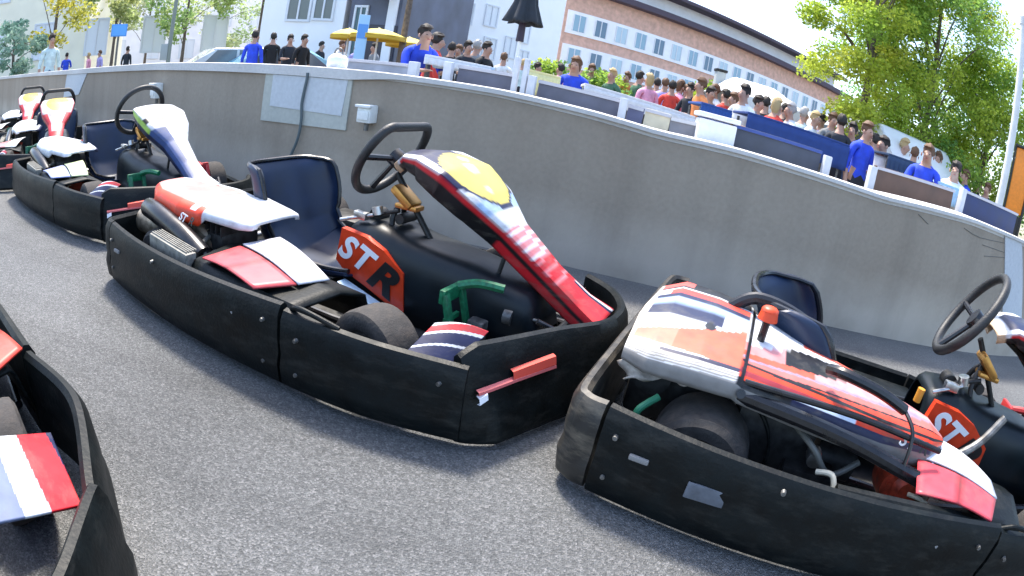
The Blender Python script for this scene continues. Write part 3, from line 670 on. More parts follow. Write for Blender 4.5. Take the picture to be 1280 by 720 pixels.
kart('red fronted kart with yellow oval panel, in the middle of the row', -.58, 2.08, -21, nass_red, 'main', ((.55, .07, .08), (.6, .6, .66)))
kart('nearest kart, its white, orange and black engine cover under a guard rail', 1.39, 1.42, -23, nass_red, 'near', ((.55, .06, .08), (.62, .64, .70)), wheel_style='O', cage=True, podright=.2, steer=.1, wheel_dx=-.04, fx=.16, wyaw=-12)
kart('kart with a plain white steering fairing, tucked behind the middle kart', -2.66, 2.98, -21, nass_white, 'white', ((.30, .34, .60), (.52, .60, .36)), hero=False, wheel_style='O')
kart('distant kart with a round yellow plate, second from the left edge', -4.45, 3.68, -40, nass_plate, 'white', ((.5, .2, .2), (.6, .6, .6)), hero=False)
kart('farthest kart, small round yellow plate, at the left edge', -6.35, 4.75, -42, nass_plate, 'white', ((.5, .2, .2), (.6, .6, .6)), hero=False)
kart('kart close to the camera, only its left side and wheel in view', -1.59, .16, -18, nass_red, 'white', ((.55, .05, .03), (.62, .63, .7)), lw=1.0, podright=.27, ws=1.7)
#BACKGROUND
# ------------------------------------------------------------------ barrier of boards and posts behind the wall
WY = [(0, 103), (22, 98), (85, 87), (200, 76), (320, 76), (460, 90), (640, 112), (745, 135), (850, 163), (1000, 200), (1130, 240), (1270, 288), (1300, 300)]
def wy(px): return interp(WY, px)[0]
def behind(px, off):
    p, e, i = wall_at(px, wy(px)); p = p+Vector((-e.y, e.x, 0))*off; p.z = wall_top(p); return p, e
def board(px0, px1, h, col, label, off=.42, drop=.1, bands=None, group='low boards along the top of the wall'):
    a, _ = behind(px0, off); b, _ = behind(px1, off); d = (b-a); L_ = hypot(d.x, d.y); c = (a+b)/2; h *= hypot(c.x, c.y)/5.0
    t = empty('barrier_board', (c.x, c.y, 0), atan2(d.y, d.x))
    tilt = (b.z-a.z); z0 = min(a.z, b.z)-drop; m = mat('board_%d' % (hash(col) % 9999), col, .55, noise=.18, nscale=9)
    bm = bmesh.new(); box(bm, (0, 0, (z0+c.z+h)/2), (L_, .03, c.z+h-z0), bev=.004, rot=Matrix.Rotation(-atan2(tilt, L_), 3, 'Y')); bm_obj('panel', bm, m, t)
    for s in (-.46, .46):
        bm = bmesh.new(); box(bm, (s*L_, .035, (c.z+h*.6)/2), (.04, .03, c.z+h*.6)); bm_obj('support', bm, GREYM, t)
    bm = bmesh.new(); box(bm, (0, -.02, c.z+h-.012), (L_*.995, .014, .02), rot=Matrix.Rotation(-atan2(tilt, L_), 3, 'Y')); bm_obj('rail', bm, mat('board_rail', (.5, .5, .55), .5) if not bands else mat('board_rail_%s' % bands[0], bands[1], .5), t)
    tag(t, label, 'barrier', group)
def post(px, wd, h, label, col=(.55, .57, .62), off=.36):
    a, e = behind(px, off); q_ = hypot(a.x, a.y)/5.0; wd *= q_; h *= q_; t = empty('barrier_post', (a.x, a.y, 0), atan2(e.y, e.x))
    bm = bmesh.new(); box(bm, (0, 0, (a.z+h)/2), (wd, .05, a.z+h), bev=.006); bm_obj('upright', bm, mat('post_white', col, .5, noise=.06), t)
    bm = bmesh.new(); box(bm, (0, 0, .01), (wd*2, .14, .02)); bm_obj('foot', bm, GREYM, t)
    tag(t, label, 'post', 'white posts between the boards')
SL = (.11, .115, .16)
board(378, 470, .10, (.30, .33, .40), 'pale grey board on the wall left of the leaning person in blue')
board(537, 617, .16, SL, 'slate board under the pale blue crates')
board(651, 769, .16, SL, 'slate board below the person with brown hair and blue top')
board(781, 804, .14, (.10, .11, .20), 'short dark slate board right of a single white post')
board(806, 842, .15, (.62, .56, .42), 'tan board between dark slate board and grey striped board')
board(843, 884, .13, (.22, .22, .25), 'grey board with a pale rail left of the white box', bands=('pale', (.6, .6, .62)))
board(928, 1056, .19, (.06, .07, .10), 'long dark board right of the white box, under the blue table cloths', bands=('navy', (.04, .08, .3)))
board(1131, 1233, .20, (.13, .075, .055), 'brown board at the right below the person in white')
board(1243, 1310, .20, (.02, .035, .12), 'navy board at the right edge beyond the lamp post')
for px, wd, h, l in ((482, .09, .13, 'white post at the end of the pale grey board'), (528, .08, .17, 'white post right of the leaning person in blue'), (621, .045, .32, 'left one of the pair of tall white posts under the closed black parasol'), (634, .045, .32, 'right one of the pair of tall white posts under the closed black parasol'), (645, .07, .18, 'low white post just right of the pair of tall posts'), (775, .07, .18, 'white post between two slate boards'), (1062, .07, .16, 'white post beside the standing person in a long blue coat'), (1122, .07, .20, 'white post at the left end of the brown board'), (1238, .06, .22, 'white post between brown board and navy board')):
    post(px, wd, h, l)
def crate(px0, px1, py, D, hh, col, label, name='storage_box', cat='box', z=None):
    a = at(px0, py, D); b = at(px1, py+(px1-px0)*.27, D); c = (a+b)/2; d = b-a; L_ = hypot(d.x, d.y); z = c.z if z is None else z
    t = empty(name, (c.x, c.y, z), atan2(d.y, d.x)); m = mat('boxcol_%d' % (hash(col) % 9999), col, .5, noise=.08)
    bm = bmesh.new(); box(bm, (0, 0, -hh/2), (L_, .3, hh), bev=.02); bm_obj('body', bm, m, t)
    bm = bmesh.new(); box(bm, (0, 0, .012), (L_*1.04, .33, .03), bev=.008); bm_obj('lid', bm, m, t); tag(t, label, cat); return t
a, e = behind(905, .40)
t = empty('cabinet', (a.x, a.y, 0), atan2(e.y, e.x)); WB = mat('white_cabinet', (.78, .78, .8), .5, noise=.06)
bm = bmesh.new(); box(bm, (0, 0, (a.z+.125)/2), (.24, .2, a.z+.125), bev=.01); bm_obj('body', bm, WB, t); bm = bmesh.new(); box(bm, (0, 0, a.z+.15), (.27, .24, .03), bev=.008); bm_obj('lid', bm, WB, t)
tag(t, 'white box standing behind the wall between grey board and long dark board', 'cabinet')

# ------------------------------------------------------------------ tables
def table(px0, py0, px1, py1, D0, D1, col, label, dep=.7, skirt=.25, group=None):
    a = at(px0, py0, D0); b = at(px1, py1, D1); c = (a+b)/2; d = b-a; L_ = hypot(d.x, d.y); z = c.z
    t = empty('table', (c.x, c.y, 0), atan2(d.y, d.x)); tl = -atan2(b.z-a.z, L_)
    m = mat('cloth_%d' % (hash(col) % 9999), col, .8, noise=.08)
    bm = bmesh.new(); box(bm, (0, 0, z), (L_, dep, .03), bev=.006, rot=Matrix.Rotation(tl, 3, 'Y')); bm_obj('tabletop', bm, m, t)
    def sk(u, v):
        x = (u-.5)*L_; return Vector((x, -dep/2-.012-.012*sin(u*60)*v, z-.015-skirt*v+(b.z-a.z)*(u-.5)))
    grid('cloth_skirt', sk, 80, 4, m, t, thick=.004)
    for sx in (-.45, .45):
        for sy in (-.4, .4):
            bm = bmesh.new(); cyl(bm, (sx*L_, sy*dep, 0), (sx*L_, sy*dep, z-.03), .018, n=8); bm_obj('leg', bm, GREYM, t)
    tag(t, label, 'table', group)
CW, CB = (.66, .65, .66), (.02, .07, .26)
table(533, 71, 612, 86, 6.6, 6.6, (.70, .72, .76), 'table with the pale blue crates, behind the slate board', skirt=.08)
table(660, 89, 700, 99, 6.7, 6.7, (.78, .70, .35), 'yellowish table left of the person with brown hair')
table(728, 106, 860, 146, 6.5, 6.7, CW, 'long white cloth table in the middle of the terrace', skirt=.15)
table(868, 128, 905, 139, 6.9, 7.0, CB, 'table with blue cloth left of the white box', skirt=.35)
table(925, 140, 1048, 180, 6.9, 7.4, (.018, .05, .20), 'long table with blue cloth above the long dark board', skirt=.3)
table(1098, 190, 1150, 208, 7.6, 7.9, (.03, .06, .12), 'dark table right of the person in the long blue coat', skirt=.2)
table(1165, 226, 1222, 248, 7.2, 7.4, (.35, .55, .75), 'pale blue table in front of the person in white', skirt=.2)
crate(542, 581, 74, 6.5, .075, (.55, .70, .85), 'pale blue crate, the left one, on the table beside the person in red', z=None)
crate(588, 617, 82, 6.5, .085, (.50, .68, .88), 'pale blue crate, the right one, on the table near the tall white posts')

# ------------------------------------------------------------------ people
def skin_mesh(name, V, E_, Rr, sub=1):
    me = bpy.data.meshes.new(name); me.from_pydata(V, E_, []); o = bpy.data.objects.new(name, me); COL.objects.link(o)
    md = o.modifiers.new('k', 'SKIN'); md.use_smooth_shade = True
    for i, r in enumerate(Rr):
        me.skin_vertices[0].data[i].radius = r if hasattr(r, '__len__') else (r, r)
    me.skin_vertices[0].data[0].use_root = True
    s = o.modifiers.new('s', 'SUBSURF'); s.levels = sub; s.render_levels = sub
    bpy.context.view_layer.update()
    m2 = bpy.data.meshes.new_from_object(o.evaluated_get(bpy.context.evaluated_depsgraph_get())); bpy.data.objects.remove(o); m2.name = name; return m2
def body_mesh(pose):
    """faces +X... figure looks along -Y; materials: 0 skin 1 top 2 trousers 3 shoes"""
    V = []; E_ = []; Rr = []; part = []
    def v(p, r, link=None, k=1):
        V.append(p); Rr.append(r); part.append(k)
        if link is not None: E_.append((link, len(V)-1))
        return len(V)-1
    sit = pose == 'sit'; hz = .95 if not sit else .50
    ln = .30 if pose == 'lean' else (.05 if sit else 0)          # forward lean at the shoulders
    pel = v((0, .02, hz), (.15, .11), None, 2); wst = v((0, .01-ln*.3, hz+.18), (.135, .095), pel, 1); ch = v((0, -ln*.75, hz+.36), (.17, .11), wst, 1)
    nb = v((0, -ln-.0, hz+.50), (.10, .075), ch, 1); nk = v((0, -ln-.02, hz+.57), .052, nb, 0); hd = v((0, -ln-.045, hz+.66), (.075, .088), nk, 0); tp = v((0, -ln-.04, hz+.76), (.062, .075), hd, 0)
    v((0, -ln-.145, hz+.665), .014, hd, 0)
    for s in (-1, 1):
        sh = v((s*.175, -ln*.9, hz+.455), (.062, .058), nb, 1)
        if pose in ('front', 'sit', 'lean'): el = (s*.23, -ln-.10, hz+.20); wr = (s*.12, -ln-.32, hz+.20); hn = (s*.09, -ln-.40, hz+.21)
        elif pose == 'raise' and s == 1: el = (s*.27, -.12, hz+.30); wr = (s*.14, -.22, hz+.52); hn = (s*.10, -.22, hz+.60)
        else: el = (s*.235, .02, hz+.18); wr = (s*.245, -.05, hz-.06); hn = (s*.24, -.07, hz-.14)
        e = v(el, .043, sh, 1); wv = v(wr, .03, e, 0); h = v(hn, (.036, .02), wv, 0)
        d = (Vector(hn)-Vector(wr)).normalized()
        for k, (ox, l) in enumerate(((-.024, .055), (-.008, .068), (.008, .064), (.024, .048))):
            f1 = Vector(hn)+d*l*.6+Vector((ox, 0, 0)); f2 = Vector(hn)+d*l+Vector((ox, 0, -.012)); q = v(tuple(f1), .008, h, 0); v(tuple(f2), .007, q, 0)
        th = Vector(wr)+d*.035+Vector((-s*.045, -.01, 0)); q = v(tuple(th), .010, wv, 0)
        hp = v((s*.09, .02, hz-.06), (.092, .09), pel, 2)
        if sit: kn = (s*.12, -.42, hz-.02); an = (s*.12, -.42, .09)
        else: kn = (s*.10, -.02, .50); an = (s*.11, .03, .09)
        k_ = v(kn, .062, hp, 2); a_ = v(an, .045, k_, 2); v((an[0], an[1]-.14, .045), (.045, .035), a_, 3)
    me = skin_mesh('person_%s' % pose, V, E_, Rr, 1)
    vv = [Vector(p) for p in V]
    mids = [((vv[a]+vv[b])/2, part[b]) for a, b in E_]+[(p, k) for p, k in zip(vv, part)]
    for _ in range(4): me.materials.append(None)
    for f in me.polygons:
        f.use_smooth = True; f.material_index = min(mids, key=lambda q: (q[0]-f.center).length)[1]
    return me, Vector((0, -ln-.045, hz+.70))
BODY = {}
SKIN = mat('skin', (.42, .24, .17), .55); TROU = {'dark': mat('dark_trousers', (.02, .022, .03), .8), 'jean': mat('jeans', (.08, .12, .2), .8)}
SHOE = mat('shoe', (.03, .03, .03), .6)
CL = {'blue': (.025, .07, .62), 'red': (.65, .06, .04), 'dark': (.02, .025, .035), 'white': (.75, .76, .76), 'pink': (.75, .32, .45), 'orange': (.75, .25, .08), 'green': (.06, .14, .08), 'grey': (.22, .23, .24), 'lilac': (.45, .40, .75), 'black': (.01, .01, .012), 'pale': (.5, .62, .62)}
HAIRC = {'d': (.02, .015, .012), 'b': (.12, .06, .03), 'f': (.45, .32, .15), 'g': (.35, .34, .33)}
def hair_face(pose, hc):
    pass
def person(px, py, top, pose, label, hair='d', tr='dark', yaw=None, D=None, long=False):
    if pose not in BODY: BODY[pose] = body_mesh(pose)
    me, hc = BODY[pose]; H_ = hc.z+.13; sc = random.uniform(.92, 1.06); el = elev(px, py)
    if D is None: D = (H_*sc-CAM_H)/max(math.tan(el), .02)
    wmin = behind(px, .95)[0]; D = max(D, hypot(wmin.x, wmin.y)); D = min(D, 24)
    p = at(px, py, D); yaw = random.choice((random.uniform(-70, 70), random.uniform(-70, 70), random.uniform(100, 260))) if yaw is None else yaw
    P_ = empty('person', (p.x, p.y, 0), R(yaw)-az(px, py)); P_.scale = (sc, sc, (p.z/H_) if .80 < p.z/H_/sc < 1.15 else sc)
    o = bpy.data.objects.new('body', me); COL.objects.link(o); o.parent = P_
    for i, m in enumerate((SKIN, mat('top_'+top, CL[top], .8, noise=.22, nscale=9, bump=1.0, bscale=14), TROU[tr], SHOE)):
        o.material_slots[i].link = 'OBJECT'; o.material_slots[i].material = m
    bm = bmesh.new(); r = bmesh.ops.create_uvsphere(bm, u_segments=16, v_segments=12, radius=1)
    for v_ in r['verts']:
        c = v_.co; f = 1+.06*sin(c.x*9+c.z*7+px)
        k = 1.0
        if c.y < .15 and c.z < .45: k = .62          # hairline above the face
        if c.y >= .15 and c.z < -.35 and not long: k = .78
        v_.co = Vector((c.x*.090*f*k, c.y*.104*f*k+.014, max(c.z, -1.5 if long else -.7)*(.118 if c.z > 0 else (.19 if (long and c.y > 0) else .10))*f))+hc+Vector((0, .004, .03))
    bm_obj('hair', bm, mat('hair_'+hair, HAIRC[hair], .7), P_)
    F_ = empty('face', hc); F_.parent = P_
    for s in (-1, 1):
        bm = bmesh.new(); ball(bm, (s*.031, -.086, -.012), (.011, .006, .006)); bm_obj('eye', bm, SHOE, F_)
        bm = bmesh.new(); ball(bm, (s*.083, .0, -.03), (.01, .02, .03)); bm_obj('ear', bm, SKIN, F_)
    bm = bmesh.new(); ball(bm, (0, -.088, -.075), (.024, .008, .006)); bm_obj('mouth', bm, mat('lips', (.35, .1, .09), .5), F_)
    if D < 15 and long == 'coat': pass
    tag(P_, label, 'person', 'spectators behind the wall'); return P_
PPL = [
 (22, 74, 'dark', 'front', 'person in dark clothes at the far left edge', 'd'), (66, 42, 'pale', 'stand', 'tall person in a pale top at the far left under the yellow tree', 'd'),
 (84, 66, 'blue', 'front', 'small person in blue right of the tall pale one at the left', 'd'), (112, 66, 'pink', 'sit', 'person in pink behind the wall at the left', 'f'),
 (126, 63, 'lilac', 'sit', 'person in lilac beside the one in pink at the left', 'b'), (160, 58, 'dark', 'sit', 'dark dressed person near the blue road sign', 'd'),
 (320, 38, 'blue', 'stand', 'person in blue standing at the end of the parked cars', 'd'), (343, 41, 'black', 'stand', 'person in black in front of the white wall, first beside the one in blue', 'd'),
 (364, 43, 'dark', 'front', 'person in dark jacket in front of the white wall, middle of three', 'd'), (381, 43, 'black', 'stand', 'slim person in black at the right end of the white wall', 'd'),
 (402, 52, 'dark', 'sit', 'dark dressed person behind the white bag, left of the yellow parasols', 'd'), (428, 50, 'white', 'sit', 'person in white under the left yellow parasol', 'b'),
 (470, 54, 'grey', 'sit', 'person in grey below the right yellow parasol', 'd'), (448, 54, 'lilac', 'sit', 'person in lilac beside the pale blue banner', 'b'),
 (518, 32, 'blue', 'lean', 'person in a blue shirt leaning forward over the wall', 'd'), (546, 41, 'red', 'stand', 'person in a red top behind the pale blue crates', 'd'),
 (566, 53, 'black', 'sit', 'person in black right behind the one in red', 'd'), (586, 51, 'dark', 'front', 'person in dark jacket in the group behind the right crate', 'd'),
 (597, 50, 'grey', 'sit', 'person in grey in the group behind the right crate', 'g'), (609, 52, 'black', 'sit', 'dark haired person next to the tall white posts', 'd'),
 (631, 66, 'white', 'sit', 'person in white behind the tall white posts', 'b'),
 (722, 71, 'blue', 'sit', 'brown haired person in bright blue at the long white table', 'b'), (768, 86, 'green', 'sit', 'person in green in front of the rounded bush', 'f'),
 (800, 89, 'green', 'front', 'dark haired person in green behind the long white table', 'd'), (814, 92, 'pink', 'sit', 'slim person in pink behind the long white table', 'f'),
 (833, 98, 'lilac', 'sit', 'person in lilac at the right end of the long white table', 'b'), (851, 100, 'pink', 'stand', 'red haired person in pink at the right end of the white table', 'b'),
 (866, 104, 'dark', 'front', 'person in dark blue left of the one in orange', 'd'), (880, 98, 'orange', 'stand', 'person in orange left of the white marquee', 'b'),
 (897, 106, 'white', 'sit', 'ginger person in white in front of the marquee corner', 'b'), (934, 106, 'white', 'front', 'dark haired person in white in front of the marquee', 'd'),
 (948, 119, 'grey', 'sit', 'person in grey in front of the marquee', 'd'), (972, 122, 'red', 'stand', 'fair person in a red top at the blue table', 'f'),
 (992, 129, 'white', 'front', 'broad person in white at the blue table, left of the grey one', 'g'), (1006, 134, 'pale', 'sit', 'person in a pale top partly behind the broad one in white', 'g'),
 (1042, 141, 'grey', 'front', 'person in grey at the left end of the white van', 'b'), (1054, 143, 'dark', 'sit', 'dark dressed person beside the tree trunk', 'd'),
 (1085, 152, 'blue', 'stand', 'person in a long blue coat standing beside a white post', 'b'), (1108, 171, 'white', 'front', 'person in white in front of the dark van windows', 'd'),
 (1131, 173, 'pale', 'sit', 'person in a pale top at the right end of the van', 'f'), (1163, 181, 'blue', 'front', 'person in a blue jacket leaning on the pale blue table', 'b'),
 (1175, 190, 'white', 'sit', 'person in white just behind the blue jacket', 'b'), (1197, 202, 'white', 'front', 'person in white above the brown board', 'd'),
 (1224, 224, 'black', 'sit', 'dark dressed person left of the lamp post', 'd'), (1236, 229, 'dark', 'sit', 'person in dark clothes right beside the lamp post', 'b')]
PPL += [
 (532, 47, 'dark', 'stand', 'dark dressed person between the leaning blue shirt and the red top', 'd'), (575, 56, 'white', 'stand', 'person in white between the two pale blue crates', 'b'),
 (655, 74, 'pale', 'stand', 'person in a pale top right of the closed black parasol', 'f'), (672, 78, 'white', 'front', 'person in white at the yellowish table', 'd'),
 (703, 80, 'pink', 'stand', 'person in pink left of the brown haired one in bright blue', 'd'), (741, 80, 'white', 'front', 'person in white right of the brown haired one in bright blue', 'b'),
 (757, 88, 'black', 'stand', 'person in black just left of the rounded bush', 'd'), (786, 90, 'orange', 'stand', 'person in orange just right of the rounded bush', 'b'),
 (823, 98, 'black', 'stand', 'person in black between pink and lilac tops at the white table', 'd'), (842, 101, 'red', 'front', 'person in red between lilac and pink tops at the white table', 'd'),
 (858, 106, 'white', 'stand', 'person in white at the right end of the long white cloth table', 'b'), (889, 108, 'black', 'front', 'person in black right of the one in orange', 'd'),
 (910, 112, 'red', 'stand', 'person in red behind the white box', 'd'), (921, 116, 'pale', 'front', 'person in a pale top just right of the white box', 'b'),
 (959, 121, 'black', 'stand', 'person in black between grey and red tops at the blue table', 'd'), (982, 129, 'dark', 'stand', 'dark dressed person between the red top and the broad white one', 'd'),
 (1019, 139, 'white', 'stand', 'person in white left of the van front, at the end of the blue table', 'f'), (1030, 143, 'lilac', 'front', 'person in lilac left of the one in grey at the van', 'd'),
 (1068, 153, 'black', 'stand', 'person in black between tree trunk and the long blue coat', 'd'), (1097, 168, 'grey', 'front', 'grey dressed person just right of the long blue coat', 'd'),
 (1119, 176, 'black', 'front', 'person in black in front of the van, between two in white', 'd'), (1145, 184, 'pink', 'stand', 'person in pink left of the blue jacket', 'b'),
 (1184, 199, 'red', 'front', 'person in red between the blue jacket and the white one', 'd'), (1210, 213, 'blue', 'stand', 'person in blue right of the white one above the brown board', 'b')]
for px, py, top, pose, lab, hr in PPL:
    D = None
    if pose == 'sit': pose = 'front' if px % 2 else 'stand'
    D = {518: 6.9, 1085: 7.3, 1163: 7.0, 1197: 7.4, 1108: 7.8, 722: 7.4, 546: 7.6, 320: 12}.get(px)
    q = person(px, py, top, pose, lab, hr, tr='jean' if (px % 3 == 0) else 'dark', yaw=(25 if px == 518 else None), D=D, long=(px in (814, 851, 972, 722)))

# ------------------------------------------------------------------ buildings
def render_mat(name, c, n=.06): return mat(name, c, .85, noise=n, nscale=1.2)
def glass(): return mat('window_glass', (.10, .13, .16), .12, spec=.8)
def facade(name, A, B, H, m, dep=10, floors=(), label='', roofm=None, over=.5, fascia=.35):
    """box building whose front runs A->B ; floors: list of (z0,z1,[(s0,s1),..],material)"""
    d = B-A; d.z = 0; L_ = d.length; t = empty(name, (A.x, A.y, 0), atan2(d.y, d.x))
    bm = bmesh.new(); box(bm, (L_/2, dep/2, H/2), (L_, dep, H)); bm_obj('wall', bm, m, t, sm=None)
    bm = bmesh.new(); box(bm, (L_/2, dep/2, H+fascia/2), (L_+2*over, dep+2*over, fascia)); bm_obj('roof', bm, roofm or mat('dark_roof', (.07, .05, .07), .7), t, sm=None)
    tag(t, label, 'building'); return t, L_
def window(t, x0, x1, z0, z1, gm=None, fm=None, recess=.06):
    w = empty('window', ((x0+x1)/2, 0, z0)); w.parent = t; W_, H_ = x1-x0, z1-z0; fm = fm or mat('window_frame', (.7, .72, .75), .5)
    bm = bmesh.new(); box(bm, (0, -.02, H_/2), (W_-.02, .03, H_-.02)); bm_obj('pane', bm, gm or glass(), w, sm=None)
    bm = bmesh.new()
    for (cx, cz, sx, sz) in ((0, .04, W_, .08), (0, H_-.04, W_, .08), (-W_/2+.04, H_/2, .08, H_-.165), (W_/2-.04, H_/2, .08, H_-.165), (0, H_/2, .06, H_-.165)): box(bm, (cx, -.04, cz), (sx, .075, sz))
    bm_obj('frame', bm, fm, w, sm=None)
BR = mat('pink_brick', (.64, .40, .31), .85, noise=.2, nscale=2.5)
HE = 9.0
def Dh(px, py, H): return (H-CAM_H)/math.tan(elev(px, py))
A0 = at(760, 0, Dh(760, 0, HE)); B0 = at(1000, 95, Dh(1000, 95, HE)); dd = (B0-A0); dd.z = 0; dn = dd.normalized()
A1 = A0-dn*3.3; B1 = B0+dn*9
t, L_ = facade('brick_building', A1, B1, HE, BR, 14, label='long pink brick building with white window bands and dark eaves', over=.9, fascia=.45)
for f, (z0, z1) in enumerate(((1.2, 2.2), (3.55, 4.7), (6.0, 7.2))):
    bm = bmesh.new(); box(bm, (L_/2, -.06, (z0+z1)/2), (L_-.4, .12, z1-z0+.5)); bm_obj('window_band', bm, render_mat('white_band', (.88, .88, .90)), t, sm=None)
    n = int(L_/1.9)
    for k in range(n):
        x = .8+k*(L_-1.4)/n; w = empty('window', (x+.4, -.12, z0)); w.parent = t
        bm = bmesh.new(); box(bm, (0, -.015, (z1-z0)/2), (.95, .03, z1-z0)); bm_obj('pane', bm, mat('pane_%d' % (k*7 % 3), ((.25, .4, .5), (.12, .2, .28), (.45, .58, .66))[k*7 % 3], .2), w, sm=None)
        bm = bmesh.new()
        for sx in (-.5, 0, .5): box(bm, (sx, -.03, (z1-z0)/2), (.07, .055, z1-z0))
        bm_obj('frame', bm, mat('window_frame', (.7, .72, .75), .5), w, sm=None)
bm = bmesh.new(); box(bm, (L_/2, 3.2, HE+1.2), (L_-1, 4, 1.5)); bm_obj('upper_storey', bm, render_mat('white_band', (.78, .78, .8)), t, sm=None)
bm = bmesh.new(); box(bm, (L_/2, 2.6, HE+2.1), (L_, 5.8, .28)); bm_obj('roof', bm, mat('dark_roof', (.07, .05, .07), .7), t, sm=None)
WR = render_mat('white_render', (.9, .9, .9), .03)
t, L_ = facade('white_building', at(528, 60, 27), at(698, 60, 33), 16, WR, 10, label='tall plain white building in the middle behind the spectators')
for px, py in ((552, 17), (676, 42), (646, 60), (676, 78), (600, 20), (600, 60)):
    p = at(px, py, 30); lx = (Vector((p.x, p.y, 0))-t.location).dot(Vector((cos(t.rotation_euler.z), sin(t.rotation_euler.z), 0)))
    window(t, lx-.45, lx+.45, p.z-.6, p.z+.6, gm=mat('pale_glass', (.74, .77, .8), .3))  # panes paled, their low contrast stands in for haze
t, L_ = facade('cafe_building', at(322, 60, 20), at(424, 60, 19), 7, WR, 6, label='white building with big grey windows above the three people in black', over=.1)
for (a, b) in ((354, 386), (391, 418)):
    pa, pb = at(a, 26, 19.5), at(b, 28, 19.3); ux = Vector((cos(t.rotation_euler.z), sin(t.rotation_euler.z), 0)); x0 = (Vector((pa.x, pa.y, 0))-t.location).dot(ux); x1 = (Vector((pb.x, pb.y, 0))-t.location).dot(ux)
    window(t, x0, x1, pa.z, pa.z+1.6, gm=mat('grey_glass', (.16, .18, .17), .25))
t, L_ = facade('shop_building', at(432, 50, 19), at(494, 60, 18), 6.5, mat('violet_shopfront', (.10, .11, .15), .5, noise=.3, nscale=1), 6, label='dark blue shopfront with a black awning behind the yellow parasols', over=.1)
def aw(u, v): return Vector((L_*(.42+.5*u), -.02-1.1*v, 4.0-.55*v-.03*abs(sin(u*28))*v))
grid('awning', aw, 40, 6, mat('black_awning', (.012, .016, .018), .7), t, thick=.02)
window(t, .2, L_*.38, .9, 3.2, gm=mat('teal_glass', (.05, .12, .14), .2)); bm = bmesh.new(); box(bm, (L_*.72, -.03, 1.3), (1.0, .06, 2.5)); bm_obj('door', bm, mat('shop_door', (.03, .03, .05), .3), t)
bm = bmesh.new(); box(bm, (L_*.86, -.07, 2.2), (.3, .13, 3.6)); bm_obj('pilaster', bm, render_mat('white_band', (.78, .78, .8)), t)
t, L_ = facade('cream_building', at(-45, 60, 30), at(108, 55, 27), 14, render_mat('cream_render', (.92, .86, .68)), 8, label='cream building at the left behind the yellow tree', over=.3)
for i in range(5):
    for j in range(4): window(t, 1.5+i*2.9, 2.7+i*2.9, 1.5+j*2.9, 3.2+j*2.9, gm=mat('pale_glass', (.74, .77, .8), .3))
t, L_ = facade('pale_building', at(118, 60, 50), at(330, 50, 52), 13, render_mat('pale_render', (.88, .86, .86)), 8, label='pale pinkish building behind the parked cars', over=.3)
for i in range(9):
    for j in range(4): window(t, 1.5+i*3.2, 2.9+i*3.2, 1.5+j*2.9, 3.2+j*2.9, gm=mat('pale_glass', (.74, .77, .8), .3))

# ------------------------------------------------------------------ trees
def leafm(name, c0, c1):
    m = bpy.data.materials.new(name); m.use_nodes = True; N = m.node_tree.nodes; L = m.node_tree.links; b = N['Principled BSDF']
    a = N.new('ShaderNodeAttribute'); a.attribute_name = 'Col'; L.new(a.outputs['Color'], b.inputs['Base Color']); b.inputs['Roughness'].default_value = .5
    tr = N.new('ShaderNodeBsdfTranslucent'); mx = N.new('ShaderNodeMixShader'); mx.inputs[0].default_value = .6
    L.new(a.outputs['Color'], tr.inputs[0]); L.new(b.outputs[0], mx.inputs[1]); L.new(tr.outputs[0], mx.inputs[2]); L.new(mx.outputs[0], N['Material Output'].inputs[0]); return m
LEAF = leafm('leaf', 0, 0)
def crown(name, parent, clumps, n, size, pal, rng):
    V, F_, C_ = [], [], []
    wts = [c[1]**2 for c in clumps]
    for k in range(n):
        c, r, col = rng.choices(clumps, wts)[0]
        d = Vector((rng.gauss(0, 1), rng.gauss(0, 1), rng.gauss(0, 1))).normalized()*r*(rng.random()**.45); d.z *= .75
        p = Vector(c)+d; a = Vector((rng.gauss(0, 1), rng.gauss(0, 1), rng.gauss(0, .6))).normalized(); b = a.cross(Vector((rng.gauss(0, 1), rng.gauss(0, 1), rng.gauss(0, 1)))).normalized(); s = size*rng.uniform(.6, 1.3)
        i = len(V); V += [tuple(p-a*s*.5), tuple(p+b*s*.3), tuple(p+a*s*.5), tuple(p-b*s*.3)]; F_.append((i, i+1, i+2, i+3))
        g = rng.uniform(.7, 1.3); cc = tuple(x*g for x in col); C_ += [cc]*4
    me = bpy.data.meshes.new(name); me.from_pydata(V, [], F_); ca = me.color_attributes.new('Col', 'FLOAT_COLOR', 'POINT')
    for k, c in enumerate(C_): ca.data[k].color = (*c, 1)
    return link(name, me, LEAF, parent, None)
BARK = mat('bark', (.13, .10, .08), .9, noise=.4, nscale=12)
